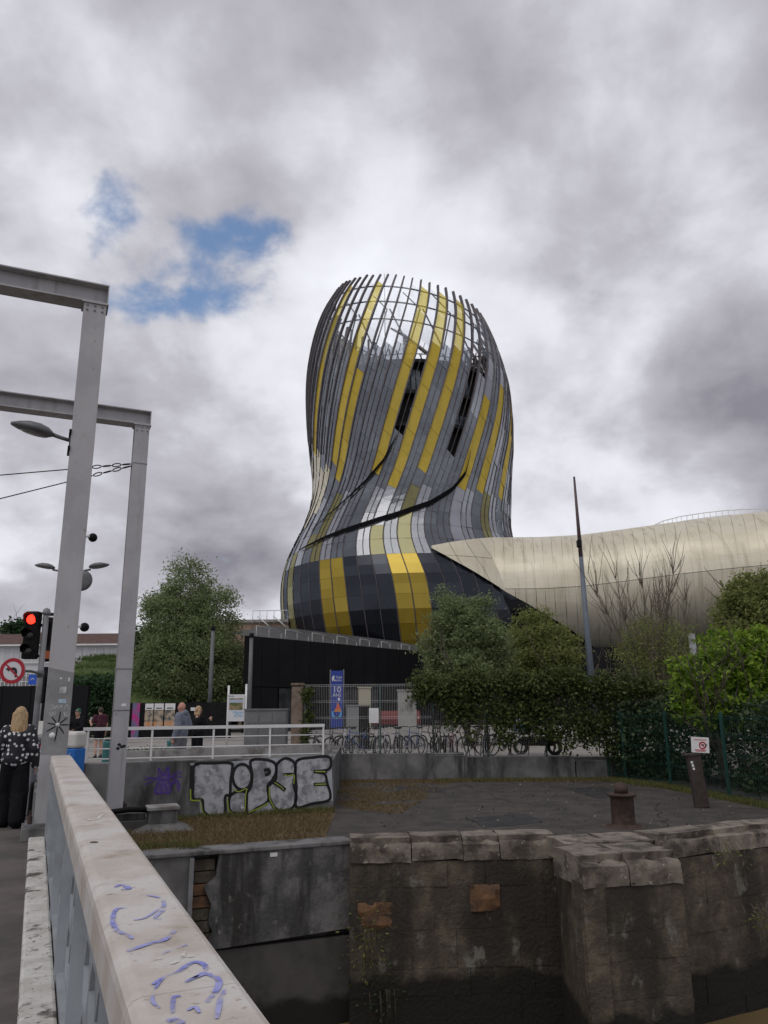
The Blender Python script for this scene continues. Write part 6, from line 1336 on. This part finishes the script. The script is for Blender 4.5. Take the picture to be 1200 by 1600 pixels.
    fuse(L, 'shorts' if shorts else 'trousers', cloth['legs'], t, .012 * k, 5)
    for sd in 'lr':
        S = MB(); a_ = j['ank_' + sd]; S.cap(a_ + V((0, -.045, -.045)), a_ + V((0, .13, -.055)), .045 * k, .036 * k); S.cap(a_ + V((0, -.02, .0)), a_ + V((0, -.02, -.04)), .042 * k, .045 * k); fuse(S, 'shoe', cloth['shoe'], t, .01 * k, 3)
    if hair:
        Hh = MB(); c = hd_
        Hh.ball(c + V((0, -.018, .022)), (.088 * k, .100 * k, .112 * k), 18, 12)
        if hair['style'] == 'long':
            for i in range(9):
                a = (i - 4) / 4; x0 = a * .075; Hh.cap(c + V((x0, -.05 - .03 * (1 - a * a), .02)), c + V((x0 * 1.15, -.085 - .03 * (1 - a * a), -.20)), .035 * k, .034 * k); Hh.cap(c + V((x0 * 1.15, -.085 - .03 * (1 - a * a), -.20)), c + V((x0 * 1.12, -.10 - .03 * (1 - a * a), -.47 + .04 * abs(a))), .034 * k, .022 * k)
        elif hair['style'] == 'bob':
            for i in range(7): a = (i - 3) / 3; Hh.cap(c + V((a * .07, -.05, 0)), c + V((a * .075, -.07, -.12)), .035 * k, .028 * k)
        if hair['style'] == 'cap': Hh.ball(c + V((0, .08, .045)), (.07 * k, .075 * k, .012 * k))
        fuse(Hh, 'cap' if hair['style'] == 'cap' else 'hair', hair['mat'], t, .009 * k, 4)
    if extra: extra(t, j, k)
    return t
STAND = dict(head=(0, .02, 1.585), neck=(0, -.01, 1.44), chest=(0, 0, 1.26), pelvis=(0, 0, .95), sho_l=(-.175, -.01, 1.375), sho_r=(.175, -.01, 1.375), elb_l=(-.235, -.03, 1.10), elb_r=(.235, -.03, 1.10), wri_l=(-.25, .05, .86), wri_r=(.25, .05, .86),
             hip_l=(-.085, 0, .91), hip_r=(.085, 0, .91), kne_l=(-.095, .02, .49), kne_r=(.095, .02, .49), ank_l=(-.10, -.01, .085), ank_r=(.10, -.01, .085))
def pose(**kw): d = dict(STAND); d.update(kw); return d
def dotted(name):
    m = bpy.data.materials.new(name); m.use_nodes = True; t = m.node_tree; N, L = t.nodes, t.links; b = N['Principled BSDF']; b.inputs['Roughness'].default_value = .7
    tc_ = N.new('ShaderNodeTexCoord'); vo = N.new('ShaderNodeTexVoronoi'); vo.inputs['Scale'].default_value = 15; vo.inputs['Randomness'].default_value = .55; L.new(tc_.outputs['Object'], vo.inputs['Vector'])
    lt = N.new('ShaderNodeMath'); lt.operation = 'LESS_THAN'; L.new(vo.outputs['Distance'], lt.inputs[0]); lt.inputs[1].default_value = .33
    mx_ = N.new('ShaderNodeMix'); mx_.data_type = 'RGBA'; L.new(lt.outputs[0], mx_.inputs[0]); mx_.inputs[6].default_value = (.012, .012, .018, 1); mx_.inputs[7].default_value = (.62, .64, .66, 1); L.new(mx_.outputs[2], b.inputs['Base Color']); return m
m_blond = M('blonde_hair', (.50, .35, .19), (.30, .19, .09), .45, scale=26, stretch=(3, 3, .12), coords='object', bump=.004, bscale=60, spec=.5)
m_blk = M('black_fabric', (.006, .006, .0075), (.010, .010, .012), .85, scale=20, spec=.15); m_shoe = M('dark_shoe', (.02, .018, .018), None, .5)
def cuff(t, j, k): MB().tube([j['wri_r'] + Vector((0, 0, .01)), j['wri_r'] - Vector((0, 0, .02))], .034 * k, 12).build('bracelet', m_sred, t)
person('blonde woman walking away in black dotted blouse and wide black trousers', gz(14, 1293, 0), R(20), 1.68, pose(kne_l=(-.10, .10, .49), ank_l=(-.10, .06, .085), kne_r=(.095, -.02, .49), ank_r=(.10, -.14, .10), sho_l=(-.155, -.01, 1.36), sho_r=(.155, -.01, 1.36), elb_r=(.235, -.06, 1.10), wri_r=(.27, .0, .86), elb_l=(-.235, .03, 1.11), wri_l=(-.22, .20, .93)),
       dict(top=dotted('dotted_blouse'), legs=m_blk, shoe=m_shoe, flare=2.4, sleeve=1.5, hem=1.5, top_name='dotted_blouse'), dict(style='long', mat=m_blond), extra=cuff, slim=1.05)
m_hoodie = M('grey_hoodie', (.17, .19, .24), (.13, .145, .18), .85, scale=8, bump=.004, bscale=14)
person('bald man in grey blue hoodie walking left behind the railing', (at(284, 1130, 21).x, 21, 0), R(75), 1.80, pose(wri_r=(.22, .16, .95), elb_r=(.23, -.08, 1.12), kne_l=(-.09, .14, .5), ank_l=(-.09, .12, .09), ank_r=(.09, -.2, .12)),
       dict(top=m_hoodie, legs=M('grey_trousers', (.16, .16, .18), None, .8), shoe=m_white, hood=True, sleeve=1.5, top_name='hoodie'), None, skin=m_skin_r, slim=1.12)
person('fair haired person in black half hidden behind the bald man', (at(309, 1130, 23).x, 23, 0), R(-30), 1.70, pose(elb_r=(.26, .05, 1.15), wri_r=(.20, .25, 1.30)), dict(top=m_blk, legs=m_blk, shoe=m_shoe, top_name='jacket'), dict(style='bob', mat=m_blond))
m_maroon = M('maroon_top', (.055, .012, .025), (.075, .02, .035), .8, scale=8); m_brownhair = M('dark_brown_hair', (.03, .02, .016), (.05, .03, .022), .5, scale=30)
def phone(t, j, k): MB().box(j['wri_l'] + Vector((.03, .06, .10)), (.07, .012, .14)).build('phone', m_swh, t)
def pack(t, j, k): MB().box(j['chest'] + Vector((0, -.20, .0)), (.30, .16, .42)).build('backpack', m_maroon, t, bevel=.06)
def both(t, j, k): phone(t, j, k); pack(t, j, k)
person('person in maroon backpack and black shorts looking at a phone', gz(152, 1184, 0), R(40), 1.70, pose(elb_l=(-.27, .06, 1.10), wri_l=(-.22, .30, 1.20), kne_l=(-.09, .0, .49), ank_l=(-.09, -.03, .085)), dict(top=m_maroon, legs=m_blk, shoe=m_shoe, sleeve=1.3, top_name='shirt'), dict(style='cap', mat=m_brownhair), shorts=True, sleeves='short', extra=both)
m_gcap = M('green_cap', (.015, .10, .06), (.012, .08, .05), .7, scale=10)
person('person in green cap and black jacket partly behind the cabinet', (at(121, 1130, 25).x, 25, 0), R(170), 1.66, pose(elb_r=(.25, .12, 1.12), wri_r=(.10, .28, 1.05), elb_l=(-.25, .12, 1.12), wri_l=(-.1, .28, 1.05)), dict(top=m_blk, legs=M('tan_trousers', (.30, .2, .12), None, .8), shoe=m_shoe, sleeve=1.4, top_name='jacket'), dict(style='cap', mat=m_gcap))
